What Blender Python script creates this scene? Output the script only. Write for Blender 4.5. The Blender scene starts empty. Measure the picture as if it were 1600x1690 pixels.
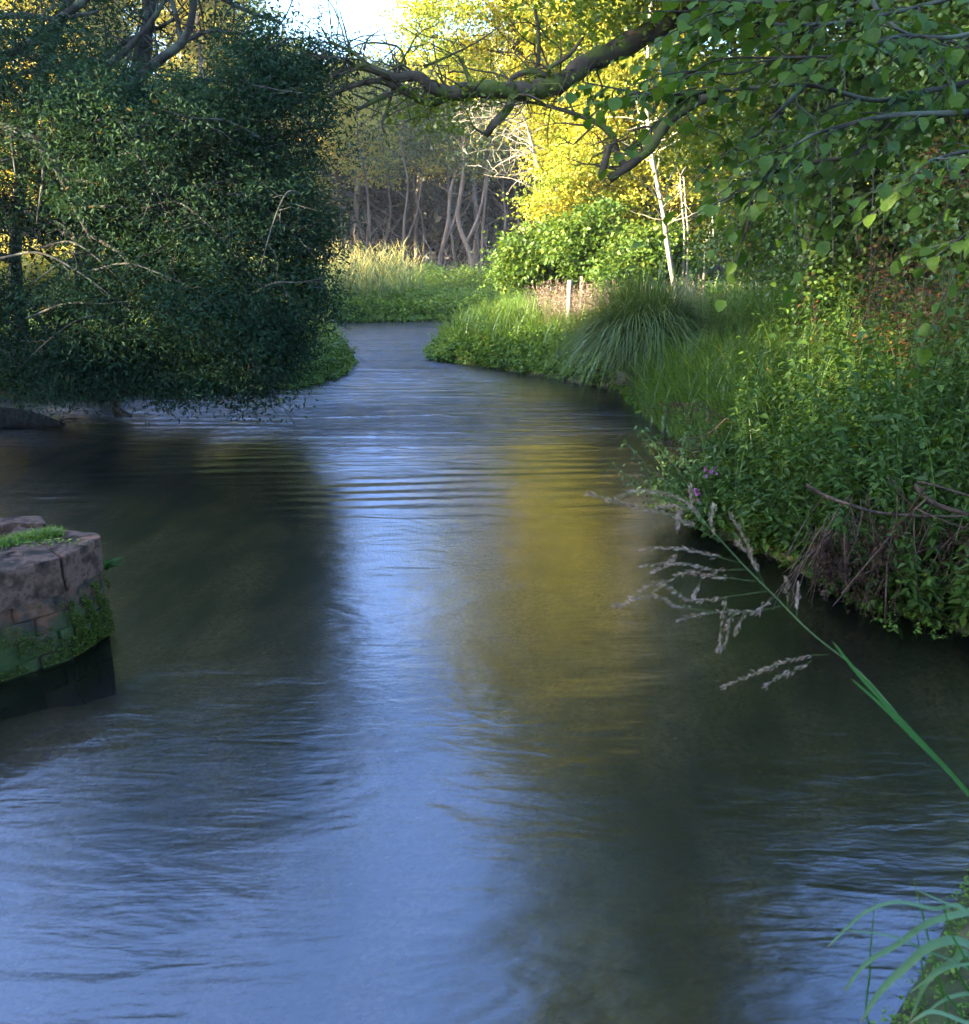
import bpy, math
import numpy as np
from math import radians as R, sin, cos, pi

S = bpy.context.scene
COL = S.collection
# ------------------------------------------------------------------ camera, sky, sun, exposure
PITCH, CAMH, FPX = R(15.3), 2.2, 1500.0
cam = bpy.data.cameras.new('camera'); camo = bpy.data.objects.new('camera', cam); COL.objects.link(camo)
camo.location = (0, 0, CAMH); camo.rotation_euler = (pi/2 - PITCH, 0, 0)
cam.sensor_fit = 'HORIZONTAL'; cam.sensor_width = 36; cam.lens = 36*FPX/1600
cam.clip_start = 0.05; cam.clip_end = 4000
cam.dof.use_dof = True; cam.dof.focus_distance = 10; cam.dof.aperture_fstop = 7
S.camera = camo
SUN_EL, SUN_AZ = 13.0, 253.0                      # degrees; azimuth clockwise from +Y
w = bpy.data.worlds.new("World"); S.world = w; w.use_nodes = True
wn = w.node_tree.nodes
sk = wn.new('ShaderNodeTexSky'); sk.sky_type = 'NISHITA'; sk.sun_disc = False
sk.sun_elevation = R(SUN_EL); sk.sun_rotation = R(SUN_AZ); sk.air_density = 1.0; sk.dust_density = 3.0; sk.ozone_density = 3.8
w.node_tree.links.new(sk.outputs[0], wn['Background'].inputs[0]); wn['Background'].inputs[1].default_value = 0.15
sun = bpy.data.lights.new('sun', 'SUN'); sun.energy = 3.6; sun.angle = R(0.5); sun.color = (1.0, 0.84, 0.55)
suno = bpy.data.objects.new('sun', sun); COL.objects.link(suno)
suno.rotation_euler = (pi/2 - R(SUN_EL), 0, pi - R(SUN_AZ))
S.view_settings.view_transform = 'Standard'; S.view_settings.look = 'None'
S.view_settings.exposure = 3.75; S.view_settings.gamma = 1
S.render.engine = 'CYCLES'
cy = S.cycles
cy.use_denoising = True; cy.max_bounces = 6; cy.diffuse_bounces = 3; cy.glossy_bounces = 2
cy.transmission_bounces = 3; cy.transparent_max_bounces = 8; cy.volume_bounces = 0
cy.caustics_reflective = False; cy.caustics_refractive = False; cy.sample_clamp_indirect = 4

def at(px, py, Y):
    """world point seen at pixel (px,py) of the 1600 px photograph, at distance Y ahead"""
    x = (px-800)/FPX; y = -(py-845)/FPX
    d = np.array((x, cos(PITCH)+y*sin(PITCH), -sin(PITCH)+y*cos(PITCH)))
    return np.array((0, 0, CAMH)) + d*(Y/d[1])

# ------------------------------------------------------------------ mesh helpers
class Buf:
    def __init__(s): s.V = []; s.F = []; s.T = []; s.n = 0
    def add(s, V, F, tone=0.5):
        V = np.asarray(V, float).reshape(-1, 3); F = np.asarray(F, int).reshape(-1, 4)
        if len(F) == 0: return s
        t = np.full(len(F), tone) if np.isscalar(tone) else np.asarray(tone)
        s.V.append(V); s.F.append(F + s.n); s.T.append(t); s.n += len(V); return s

def mesh(name, b, mat, parent=None, smooth=False, origin=None):
    V = np.concatenate(b.V); F = np.concatenate(b.F); T = np.concatenate(b.T)
    if parent is not None: V = V - np.array(parent.location)
    elif origin is not None: V = V - np.array(origin)
    me = bpy.data.meshes.new(name)
    me.vertices.add(len(V)); me.vertices.foreach_set('co', V.astype(np.float32).ravel())
    me.loops.add(len(F)*4); me.loops.foreach_set('vertex_index', F.astype(np.int32).ravel())
    me.polygons.add(len(F)); me.polygons.foreach_set('loop_start', np.arange(0, len(F)*4, 4, dtype=np.int32))
    me.polygons.foreach_set('loop_total', np.full(len(F), 4, dtype=np.int32))
    if smooth: me.polygons.foreach_set('use_smooth', np.ones(len(F), bool))
    a = me.attributes.new('tone', 'FLOAT', 'FACE'); a.data.foreach_set('value', T.astype(np.float32))
    me.update(calc_edges=True)
    me.materials.append(mat)
    o = bpy.data.objects.new(name, me); COL.objects.link(o)
    if parent is not None: o.parent = parent
    elif origin is not None: o.location = origin
    return o

def tag(o, label=None, cat=None, group=None, kind=None):
    if label: o['label'] = label
    if cat: o['category'] = cat
    if group: o['group'] = group
    if kind: o['kind'] = kind
    return o
def thing(name, label, cat, loc, group=None):
    o = bpy.data.objects.new(name, None); COL.objects.link(o); o.location = tuple(float(c) for c in loc)
    o.empty_display_size = 0.3
    return tag(o, label, cat, group)

def unit(v): return v/np.maximum(np.linalg.norm(v, axis=-1, keepdims=True), 1e-9)

def tube(pts, rad, sides=6):
    pts = np.asarray(pts, float); n = len(pts)
    rad = np.full(n, rad) if np.isscalar(rad) else np.asarray(rad, float)
    t = unit(np.gradient(pts, axis=0))
    ref = np.array((0.13, 0.31, 0.94)) if abs(t[0, 2]) < 0.9 else np.array((1, 0.1, 0))
    u = unit(np.cross(t, ref)); v = np.cross(t, u)
    a = np.linspace(0, 2*pi, sides, endpoint=False)
    V = pts[:, None, :] + rad[:, None, None]*(np.cos(a)[None, :, None]*u[:, None, :] + np.sin(a)[None, :, None]*v[:, None, :])
    V = V.reshape(-1, 3); F = []
    i = np.arange(n-1)[:, None]*sides; j = np.arange(sides)[None, :]; k = (j+1) % sides
    F = np.stack([i+j, i+k, i+sides+k, i+sides+j], -1).reshape(-1, 4)
    return V, F

def wob(p0, p1, n, amp, rng, sag=0.0):
    """wobbly path from p0 to p1"""
    p0 = np.asarray(p0, float); p1 = np.asarray(p1, float)
    t = np.linspace(0, 1, n)[:, None]; L = np.linalg.norm(p1-p0)
    p = p0 + (p1-p0)*t
    for f in (1, 2, 3.7):
        p += np.sin(t*pi*f + rng.uniform(0, 6, 3))*rng.normal(0, 1, 3)*amp*L/f/2*np.minimum(1, np.minimum(t*4, 1))
    p[:, 2] -= (sag*L*t*t)[:, 0]
    p += (p0-p[0])*(1-t)
    return p

def spline(pts, n):
    """Catmull-Rom through the points"""
    P = np.asarray(pts, float); P = np.vstack([2*P[0]-P[1], P, 2*P[-1]-P[-2]])
    m = len(P)-3; u = np.linspace(0, m-1e-6, n); i = u.astype(int); f = (u-i)[:, None]
    a, b, c, d = P[i], P[i+1], P[i+2], P[i+3]
    return 0.5*(2*b + (c-a)*f + (2*a-5*b+4*c-d)*f**2 + (3*b-a-3*c+d)*f**3)

def leaves(b, P, D, N, L, W, tone, shape='leaf', fold=0.18):
    n = len(P)
    if n == 0: return
    L = np.broadcast_to(L, n)[:, None]; W = np.broadcast_to(W, n)[:, None]
    D = unit(D); Sd = unit(np.cross(D, N)); Nn = np.cross(Sd, D)
    if shape == 'rhomb':
        pts = [(0, 0), (.45, -.5), (1, 0), (.45, .5)]; faces = [(0, 1, 2, 3)]
    elif shape == 'leaf':
        pts = [(0, 0), (.28, -.5), (.65, -.38), (1, 0), (.65, .38), (.28, .5)]; faces = [(0, 1, 2, 3), (0, 3, 4, 5)]
    V = np.stack([P + D*L*u + Sd*W*v + Nn*(W*abs(v)*2*fold - L*0.10*u*u) for u, v in pts], 1).reshape(-1, 3)
    F = (np.arange(n)[:, None, None]*len(pts) + np.array(faces)[None]).reshape(-1, 4)
    b.add(V, F, np.repeat(np.broadcast_to(tone, n), len(faces)))

def blades(b, P, h, wd, az, lean, curve, tone, seg=4, tipz=1.0):
    """grass blades: arching ribbons"""
    n = len(P); t = np.linspace(0, 1, seg+1)
    h = np.broadcast_to(h, n)[:, None]; wd = np.broadcast_to(wd, n)[:, None]
    lean = np.broadcast_to(lean, n)[:, None]; curve = np.broadcast_to(curve, n)[:, None]
    d = np.stack([np.cos(az), np.sin(az)], -1); sd = np.stack([-np.sin(az), np.cos(az)], -1)
    r = h*(lean*t + curve*t**2); z = h*(t*np.sqrt(np.maximum(0.05, 1-np.minimum(lean, .95)**2)) - 0.55*curve*t**3*tipz)
    ww = wd*0.5*(1-t**2.2)+0.0004
    C = np.stack([P[:, 0:1]+d[:, 0:1]*r, P[:, 1:2]+d[:, 1:2]*r, P[:, 2:3]+z], -1)
    O = np.stack([sd[:, 0:1]*ww, sd[:, 1:2]*ww, ww*0.25], -1)
    V = np.stack([C-O, C+O], 2).reshape(n, -1, 3)
    k = np.arange(seg)*2; f = np.stack([k, k+1, k+3, k+2], -1)
    F = (np.arange(n)[:, None, None]*(2*(seg+1)) + f[None]).reshape(-1, 4)
    b.add(V.reshape(-1, 3), F, np.repeat(np.broadcast_to(tone, n), seg))

def rdir(rng, n, el=-12, sp=28):
    az = rng.uniform(0, 2*pi, n); e = np.radians(rng.normal(el, sp, n))
    return np.stack([np.cos(az)*np.cos(e), np.sin(az)*np.cos(e), np.sin(e)], -1)
def rnorm(rng, n, s=0.55):
    return unit(np.array((0, 0, 1.0)) + rng.normal(0, s, (n, 3)))

# ------------------------------------------------------------------ materials
def nodes(name):
    m = bpy.data.materials.new(name); m.use_nodes = True
    nt = m.node_tree; nt.nodes.clear(); return m, nt, nt.nodes, nt.links
def ramp(ns, stops, interp='LINEAR'):
    r = ns.new('ShaderNodeValToRGB'); cr = r.color_ramp; cr.interpolation = interp
    while len(cr.elements) < len(stops): cr.elements.new(0.5)
    for e, (p, c) in zip(cr.elements, stops): e.position = p; e.color = (*c, 1)
    return r
def leafmat(name, stops, tcol=(1.3, 1.2, 0.6), tfac=0.35, rough=0.5, spec=0.35, veins=False):
    m, nt, ns, ln = nodes(name)
    if name in ('hazel_leaf', 'ivy_leaf', 'green_leaf', 'nettle_leaf', 'cress_leaf', 'grass_blade', 'sedge_blade', 'alder_leaf'):
        k = (1.75, 1.45, .9) if name == 'ivy_leaf' else (1.35, 1.12, .62)
        if name in ('hazel_leaf', 'nettle_leaf'): k = (1.1, .95, .6)
        if name == 'green_leaf': k = (1.0, .95, .7)
        stops = [(p_, tuple(min(.8, c_*q) for c_, q in zip(c3, k))) for p_, c3 in stops]
    a = ns.new('ShaderNodeAttribute'); a.attribute_name = 'tone'
    r = ramp(ns, stops); ln.new(a.outputs['Fac'], r.inputs[0])
    p = ns.new('ShaderNodeBsdfPrincipled'); p.inputs['Roughness'].default_value = rough; p.inputs['Specular IOR Level'].default_value = spec
    ln.new(r.outputs[0], p.inputs['Base Color'])
    mul = ns.new('ShaderNodeMix'); mul.data_type = 'RGBA'; mul.blend_type = 'MULTIPLY'; mul.inputs[0].default_value = 1
    ln.new(r.outputs[0], mul.inputs[6]); mul.inputs[7].default_value = (*tcol, 1)
    tr = ns.new('ShaderNodeBsdfTranslucent'); ln.new(mul.outputs[2], tr.inputs[0])
    mx = ns.new('ShaderNodeMixShader'); mx.inputs[0].default_value = tfac
    ln.new(p.outputs[0], mx.inputs[1]); ln.new(tr.outputs[0], mx.inputs[2])
    o = ns.new('ShaderNodeOutputMaterial'); ln.new(mx.outputs[0], o.inputs[0])
    if veins:
        g = ns.new('ShaderNodeNewGeometry'); nz = ns.new('ShaderNodeTexNoise'); nz.inputs['Scale'].default_value = 160
        ln.new(g.outputs['Position'], nz.inputs['Vector'])
        bp = ns.new('ShaderNodeBump'); bp.inputs['Strength'].default_value = 0.4; bp.inputs['Distance'].default_value = 0.002
        ln.new(nz.outputs[0], bp.inputs['Height']); ln.new(bp.outputs[0], p.inputs['Normal'])
    return m
def barkmat(name, c1, c2, c3=None, scale=9, stretch=0.3, rough=0.9, bump=0.02):
    """mottled bark: two tones plus a moss or lichen tone in patches"""
    m, nt, ns, ln = nodes(name)
    g = ns.new('ShaderNodeNewGeometry')
    mp = ns.new('ShaderNodeMapping'); mp.inputs['Scale'].default_value = (1, 1, stretch); ln.new(g.outputs['Position'], mp.inputs[0])
    n1 = ns.new('ShaderNodeTexNoise'); n1.inputs['Scale'].default_value = scale; n1.inputs['Detail'].default_value = 6; ln.new(mp.outputs[0], n1.inputs['Vector'])
    r = ramp(ns, [(0.35, c1), (0.62, c2)]); ln.new(n1.outputs[0], r.inputs[0]); col = r.outputs[0]
    if c3:
        n2 = ns.new('ShaderNodeTexNoise'); n2.inputs['Scale'].default_value = scale*0.5; n2.inputs['Detail'].default_value = 4; ln.new(g.outputs['Position'], n2.inputs['Vector'])
        r2 = ramp(ns, [(0.5, (0, 0, 0)), (0.6, (1, 1, 1))]); ln.new(n2.outputs[0], r2.inputs[0])
        mx = ns.new('ShaderNodeMix'); mx.data_type = 'RGBA'; ln.new(r2.outputs[0], mx.inputs[0]); ln.new(col, mx.inputs[6]); mx.inputs[7].default_value = (*c3, 1); col = mx.outputs[2]
    p = ns.new('ShaderNodeBsdfPrincipled'); p.inputs['Roughness'].default_value = rough; p.inputs['Specular IOR Level'].default_value = 0.2
    ln.new(col, p.inputs['Base Color'])
    bp = ns.new('ShaderNodeBump'); bp.inputs['Distance'].default_value = bump; bp.inputs['Strength'].default_value = 0.9
    ln.new(n1.outputs[0], bp.inputs['Height']); ln.new(bp.outputs[0], p.inputs['Normal'])
    o = ns.new('ShaderNodeOutputMaterial'); ln.new(p.outputs[0], o.inputs[0]); return m

M = {}
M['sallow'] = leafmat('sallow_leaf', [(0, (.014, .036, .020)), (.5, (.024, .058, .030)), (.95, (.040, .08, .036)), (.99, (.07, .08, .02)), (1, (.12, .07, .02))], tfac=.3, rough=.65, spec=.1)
M['hazel'] = leafmat('hazel_leaf', [(0, (.028, .070, .018)), (.6, (.055, .125, .025)), (.97, (.10, .18, .03)), (1, (.28, .22, .03))], tfac=.4, rough=.5, spec=.2, veins=True)
M['alder'] = leafmat('alder_leaf', [(0, (.05, .10, .018)), (.6, (.10, .17, .022)), (1, (.20, .24, .025))], tfac=.42)
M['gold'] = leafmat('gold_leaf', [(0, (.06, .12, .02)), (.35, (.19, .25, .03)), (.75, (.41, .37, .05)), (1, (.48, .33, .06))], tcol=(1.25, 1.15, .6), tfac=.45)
M['green'] = leafmat('green_leaf', [(0, (.045, .10, .025)), (.6, (.085, .16, .03)), (1, (.16, .21, .03))], tfac=.38)
M['ivy'] = leafmat('ivy_leaf', [(0, (.022, .055, .016)), (.6, (.045, .10, .025)), (.95, (.085, .14, .035)), (1, (.16, .10, .03))], tfac=.28, rough=.4, spec=.5)
M['far'] = leafmat('far_leaf', [(0, (.03, .05, .025)), (.5, (.05, .075, .03)), (1, (.11, .12, .04))], tfac=.35)
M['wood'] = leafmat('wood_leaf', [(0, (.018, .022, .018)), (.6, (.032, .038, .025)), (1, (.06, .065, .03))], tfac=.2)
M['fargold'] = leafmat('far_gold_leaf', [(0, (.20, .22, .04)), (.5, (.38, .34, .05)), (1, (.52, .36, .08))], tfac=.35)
M['nettle'] = leafmat('nettle_leaf', [(0, (.022, .055, .014)), (.5, (.045, .105, .02)), (.9, (.08, .15, .025)), (.975, (.12, .18, .03)), (1, (.40, .27, .03))], tfac=.38, rough=.45)
M['cress'] = leafmat('cress_leaf', [(0, (.04, .10, .02)), (.6, (.075, .165, .03)), (1, (.13, .22, .04))], tfac=.35)
M['grass'] = leafmat('grass_blade', [(0, (.035, .085, .02)), (.6, (.07, .15, .03)), (.93, (.12, .20, .05)), (1, (.26, .22, .09))], tfac=.35, rough=.4, spec=.5)
M['sedge'] = leafmat('sedge_blade', [(0, (.045, .09, .035)), (.6, (.08, .145, .05)), (.93, (.13, .20, .08)), (1, (.20, .15, .07))], tfac=.25, rough=.42, spec=.5)
M['reed'] = leafmat('reed_blade', [(0, (.07, .13, .05)), (.6, (.14, .19, .07)), (.85, (.28, .27, .09)), (1, (.45, .36, .14))], tfac=.35, rough=.45)
M['seed'] = leafmat('seed_head', [(0, (.15, .10, .085)), (.6, (.28, .20, .17)), (1, (.42, .33, .28))], tfac=.3, rough=.8, spec=.1)
M['deadleaf'] = leafmat('dead_leaf', [(0, (.025, .016, .013)), (.6, (.055, .032, .022)), (1, (.15, .07, .035))], tfac=.15, rough=.85, spec=.1)
M['bracken'] = leafmat('bracken_frond', [(0, (.045, .022, .012)), (.6, (.12, .048, .02)), (1, (.26, .10, .03))], tfac=.25, rough=.8, spec=.1)
M['blueblade'] = leafmat('glaucous_blade', [(0, (.06, .13, .055)), (.8, (.12, .21, .095)), (.93, (.14, .19, .07)), (1, (.20, .12, .05))], tcol=(.9, 1.1, .6), tfac=.3, rough=.5, spec=.3)
M['brightblade'] = leafmat('bright_blade', [(0, (.022, .09, .012)), (.8, (.05, .15, .02)), (.93, (.09, .16, .02)), (1, (.20, .12, .04))], tfac=.45, rough=.6, spec=.12)
M['pink'] = leafmat('pink_petal', [(0, (.45, .12, .40)), (1, (.60, .20, .50))], tcol=(1, .7, 1), tfac=.4)
M['bark'] = barkmat('sallow_bark', (.02, .018, .015), (.05, .045, .038), (.08, .09, .07))
M['mossbark'] = barkmat('mossy_bark', (.035, .025, .018), (.085, .065, .045), (.07, .085, .02), scale=6)
M['palebark'] = barkmat('pale_bark', (.22, .19, .15), (.42, .37, .30), (.20, .17, .13), scale=7)
M['farbark'] = barkmat('grey_brown_bark', (.08, .055, .048), (.17, .125, .10), None, scale=4)
M['twig'] = barkmat('dead_twig', (.035, .022, .018), (.11, .068, .05), None, scale=30)
M['lichen'] = barkmat('lichened_branch', (.04, .037, .032), (.10, .105, .092), (.05, .045, .035), scale=16)
M['stem'] = leafmat('green_stem', [(0, (.06, .13, .03)), (1, (.13, .18, .06))], tfac=.1)
M['post'] = barkmat('weathered_post', (.12, .105, .09), (.24, .215, .19), None, scale=14, stretch=.08)
M['snag'] = barkmat('wet_black_wood', (.008, .007, .006), (.025, .020, .016), None, scale=20)

# ground: gravel bed under water, leaf mould and moss above
def groundmat():
    m, nt, ns, ln = nodes('ground_soil')
    g = ns.new('ShaderNodeNewGeometry')
    v = ns.new('ShaderNodeTexVoronoi'); v.inputs['Scale'].default_value = 38; ln.new(g.outputs['Position'], v.inputs['Vector'])
    rv = ramp(ns, [(0, (.13, .10, .045)), (.45, (.21, .155, .065)), (.9, (.27, .20, .09)), (1, (.4, .32, .18))]); ln.new(v.outputs['Color'], rv.inputs[0])
    n = ns.new('ShaderNodeTexNoise'); n.inputs['Scale'].default_value = 1.1; n.inputs['Detail'].default_value = 6
    mp = ns.new('ShaderNodeMapping'); mp.inputs['Scale'].default_value = (1.6, .6, 1); ln.new(g.outputs['Position'], mp.inputs[0]); ln.new(mp.outputs[0], n.inputs['Vector'])
    rn = ramp(ns, [(.38, (0, 0, 0)), (.62, (1, 1, 1))]); ln.new(n.outputs[0], rn.inputs[0])
    bed = ns.new('ShaderNodeMix'); bed.data_type = 'RGBA'; ln.new(rn.outputs[0], bed.inputs[0]); ln.new(rv.outputs[0], bed.inputs[6]); bed.inputs[7].default_value = (.085, .085, .03, 1)
    n2 = ns.new('ShaderNodeTexNoise'); n2.inputs['Scale'].default_value = 5; n2.inputs['Detail'].default_value = 8; ln.new(g.outputs['Position'], n2.inputs['Vector'])
    soil = ramp(ns, [(.35, (.03, .025, .015)), (.55, (.045, .06, .02)), (.7, (.09, .07, .04))]); ln.new(n2.outputs[0], soil.inputs[0])
    sx = ns.new('ShaderNodeSeparateXYZ'); ln.new(g.outputs['Position'], sx.inputs[0])
    mr = ns.new('ShaderNodeMapRange'); mr.inputs[1].default_value = -.16; mr.inputs[2].default_value = -.03; ln.new(sx.outputs[2], mr.inputs[0])
    mx = ns.new('ShaderNodeMix'); mx.data_type = 'RGBA'; ln.new(mr.outputs[0], mx.inputs[0]); ln.new(bed.outputs[2], mx.inputs[6]); ln.new(soil.outputs[0], mx.inputs[7])
    p = ns.new('ShaderNodeBsdfPrincipled'); p.inputs['Roughness'].default_value = .9; p.inputs['Specular IOR Level'].default_value = .2; ln.new(mx.outputs[2], p.inputs['Base Color'])
    bp = ns.new('ShaderNodeBump'); bp.inputs['Distance'].default_value = .01; bp.inputs['Strength'].default_value = .4; ln.new(v.outputs['Distance'], bp.inputs['Height']); ln.new(bp.outputs[0], p.inputs['Normal'])
    o = ns.new('ShaderNodeOutputMaterial'); ln.new(p.outputs[0], o.inputs[0]); return m

def watermat():
    m, nt, ns, ln = nodes('river_water')
    g = ns.new('ShaderNodeNewGeometry'); P = g.outputs['Position']
    def mth(op, a, b=None, c=None):
        q = ns.new('ShaderNodeMath'); q.operation = op
        for i, x in enumerate((a, b, c)):
            if x is None: continue
            if isinstance(x, (int, float)): q.inputs[i].default_value = x
            else: ln.new(x, q.inputs[i])
        return q.outputs[0]
    def noise(scale, sc, det=3, rough=.5, dist=0, rot=0):
        mp = ns.new('ShaderNodeMapping'); mp.inputs['Scale'].default_value = sc; mp.inputs['Rotation'].default_value = (0, 0, rot); ln.new(P, mp.inputs[0])
        n = ns.new('ShaderNodeTexNoise'); n.inputs['Scale'].default_value = scale; n.inputs['Detail'].default_value = det
        n.inputs['Roughness'].default_value = rough; n.inputs['Distortion'].default_value = dist; ln.new(mp.outputs[0], n.inputs['Vector']); return n.outputs[0]
    sx = ns.new('ShaderNodeSeparateXYZ'); ln.new(P, sx.inputs[0])
    def bump_at(x0, y0, rx, ry):      # soft elliptical patch of rougher water, 0..1
        dx = mth('DIVIDE', mth('SUBTRACT', sx.outputs[0], x0), rx); dy = mth('DIVIDE', mth('SUBTRACT', sx.outputs[1], y0), ry)
        d = mth('ADD', mth('MULTIPLY', dx, dx), mth('MULTIPLY', dy, dy))
        return mth('POWER', 2.718, mth('MULTIPLY', d, -1))
    # heights in metres
    swirl = mth('MULTIPLY', noise(.9, (1, 1.6, 1), 3, .5, 1.2, .25), .015)
    mid = mth('MULTIPLY', noise(5.0, (.35, 1.3, 1), 2.5, .5, 1.4, .22), .0045)
    fine = mth('MULTIPLY', noise(24, (.35, 1.3, 1), 3, .6, .3, .15), .0014)
    # the band of standing ripples in mid-stream
    wv = ns.new('ShaderNodeTexWave'); wv.wave_type = 'BANDS'; wv.bands_direction = 'Y'; wv.inputs['Scale'].default_value = .95
    wv.inputs['Distortion'].default_value = 5.5; wv.inputs['Detail'].default_value = 2; wv.inputs['Detail Scale'].default_value = .55
    mpw = ns.new('ShaderNodeMapping'); mpw.inputs['Rotation'].default_value = (0, 0, -.10); mpw.inputs['Scale'].default_value = (.6, 1, 1)
    ln.new(P, mpw.inputs[0]); ln.new(mpw.outputs[0], wv.inputs['Vector'])
    band = mth('ADD', bump_at(-1.2, 9.6, 2.6, 1.5), mth('MULTIPLY', bump_at(-3.6, 9.4, 1.6, .9), .6))
    patch = noise(.8, (.6, 1, 1), 2)
    pr = ns.new('ShaderNodeMapRange'); pr.inputs[1].default_value = .42; pr.inputs[2].default_value = .6; ln.new(patch, pr.inputs[0])
    ripples = mth('MULTIPLY', mth('MULTIPLY', wv.outputs['Fac'], mth('MULTIPLY', band, pr.outputs[0])), .014)
    # quick broken water further up
    rif = mth('ADD', bump_at(-1.9, 13.5, 3.0, 2.2), mth('ADD', bump_at(-1.8, 20.5, 1.6, 2.6), mth('ADD', mth('MULTIPLY', bump_at(-4.2, 13.0, 3.0, 1.3), .4), mth('MULTIPLY', bump_at(-2, 29, 4, 7), .45))))
    ch = mth('MULTIPLY', noise(1.7, (.28, 1.7, 1), 4, .6, .9, -.1), mth('MULTIPLY', rif, .36))
    h = mth('ADD', mth('ADD', swirl, mth('ADD', mid, fine)), mth('ADD', ripples, ch))
    bp = ns.new('ShaderNodeBump'); bp.inputs['Distance'].default_value = 1.0; bp.inputs['Strength'].default_value = 1.0; ln.new(h, bp.inputs['Height'])
    fr = ns.new('ShaderNodeFresnel'); fr.inputs['IOR'].default_value = 2.15; ln.new(bp.outputs[0], fr.inputs['Normal'])
    gl = ns.new('ShaderNodeBsdfGlossy'); gl.inputs['Roughness'].default_value = .18; gl.inputs[0].default_value = (.88, .82, 1, 1); ln.new(bp.outputs[0], gl.inputs['Normal'])
    tr = ns.new('ShaderNodeBsdfTransparent'); tr.inputs[0].default_value = (.97, .93, .72, 1)
    mx = ns.new('ShaderNodeMixShader'); ln.new(fr.outputs[0], mx.inputs[0]); ln.new(tr.outputs[0], mx.inputs[1]); ln.new(gl.outputs[0], mx.inputs[2])
    o = ns.new('ShaderNodeOutputMaterial'); ln.new(mx.outputs[0], o.inputs[0]); return m

# ------------------------------------------------------------------ river outline, ground, water
RIVER = np.array([(1.30, 2.3), (1.8, 2.89), (2.6, 3.2), (3.6, 4.0), (3.4, 5.0), (2.92, 5.25), (2.55, 5.75), (2.32, 6.42), (2.12, 7.0), (1.85, 7.5), (2.1, 8.4), (2.5, 9.4), (2.65, 10.4), (2.6, 11.2),
    (2.5, 13.29), (2.75, 15.87), (1.44, 18.03), (.39, 19.63), (-1.0, 21.52), (-1.26, 23.8), (-.96, 26.61), (0, 31.54), (.48, 36.6), (.49, 37.8), (-5.62, 35.83), (-5.4, 31),
    (-4.64, 27.69), (-3.3, 23.5), (-3.1, 20.85), (-3.12, 18.03), (-3.67, 16.67), (-4.44, 16.67), (-6.35, 15.87), (-8.17, 15.28), (-13, 14.5), (-15, 9), (-14, 3), (-9, 1.0), (-3, 1.2), (.4, 1.5)])
def inside(x, y, poly):
    c = np.zeros(np.shape(x), bool); n = len(poly)
    for i in range(n):
        x1, y1 = poly[i]; x2, y2 = poly[(i+1) % n]
        k = ((y1 > y) != (y2 > y)) & (x < (x2-x1)*(y-y1)/((y2-y1) if y2 != y1 else 1e-9)+x1)
        c ^= k
    return c
def bankdist(x, y):
    """signed distance to the waterline, positive on land"""
    d = np.full(np.shape(x), 1e9); n = len(RIVER)
    for i in range(n):
        a = RIVER[i]; e = RIVER[(i+1) % n]-a
        t = np.clip(((x-a[0])*e[0]+(y-a[1])*e[1])/(e@e), 0, 1)
        d = np.minimum(d, np.hypot(x-a[0]-t*e[0], y-a[1]-t*e[1]))
    return np.where(inside(x, y, RIVER), -d, d)
def gz(x, y):
    x = np.asarray(x, float); y = np.asarray(y, float); s = bankdist(x, y)
    land = .03+.40*(1-np.exp(-np.maximum(s, 0)/.45)) + .09*np.clip(x-3.5, 0, 9)*(y < 60) + .05*np.sin(x*1.7+y*.6)*np.sin(y*1.1)*np.minimum(1, np.maximum(s, 0))
    bed = -.62*(1-np.exp(np.minimum(s, 0)/.6)) - .05*np.sin(x*2.1+1)*np.sin(y*1.3)*np.minimum(1, -np.minimum(s, 0))
    bed = np.minimum(bed+.48*np.exp(-(((x+3.3)/1.5)**2+((y-4.7)/.8)**2)), -.03*(s < 0))
    return np.where(s > 0, land, bed)
def axis(a, b, st, far):
    g = []; d = st; p = b
    while p < far: d *= 1.35; p += d; g.append(p)
    lo = []; d = st; p = a
    while p > -far: d *= 1.35; p -= d; lo.append(p)
    return np.array(lo[::-1]+list(np.arange(a, b+1e-6, st))+g)
xs = axis(-12, 10, .2, 1500); ys = axis(-1, 42, .25, 1500)
X, Y = np.meshgrid(xs, ys); Z = gz(X, Y)
nx, ny = len(xs), len(ys)
i = (np.arange(ny-1)[:, None]*nx+np.arange(nx-1)[None]).ravel()
b = Buf(); b.add(np.stack([X, Y, Z], -1), np.stack([i, i+1, i+nx+1, i+nx], -1))
tag(mesh('ground', b, groundmat(), smooth=True), kind='structure')
b = Buf(); xs = np.linspace(-17, 5, 45); ys = np.linspace(.5, 40, 80); X, Y = np.meshgrid(xs, ys); nx, ny = 45, 80
i = (np.arange(ny-1)[:, None]*nx+np.arange(nx-1)[None]).ravel()
b.add(np.stack([X, Y, 0*X], -1), np.stack([i, i+1, i+nx+1, i+nx], -1))
tag(mesh('river_water', b, watermat(), smooth=True), kind='structure')

# ------------------------------------------------------------------ trees
def clumps_in(blobs, rng, per_m3=None, count=None):
    """clump centres in ellipsoids, biased outward; blobs: centre(3), radii(3), weight"""
    out = []
    vols = np.array([r[0]*r[1]*r[2]*wt for c, r, wt in blobs]); vols = vols**(2/3)/np.sum(vols**(2/3))
    for (c, r, wt), v in zip(blobs, vols):
        n = max(1, int(round(count*v*wt/max(wt, 1e-6))))
        d = unit(rng.normal(0, 1, (n, 3))); q = rng.uniform(.15, 1, n)**.55
        out.append(np.asarray(c)+d*np.asarray(r)*q[:, None])
    return np.concatenate(out)

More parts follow.
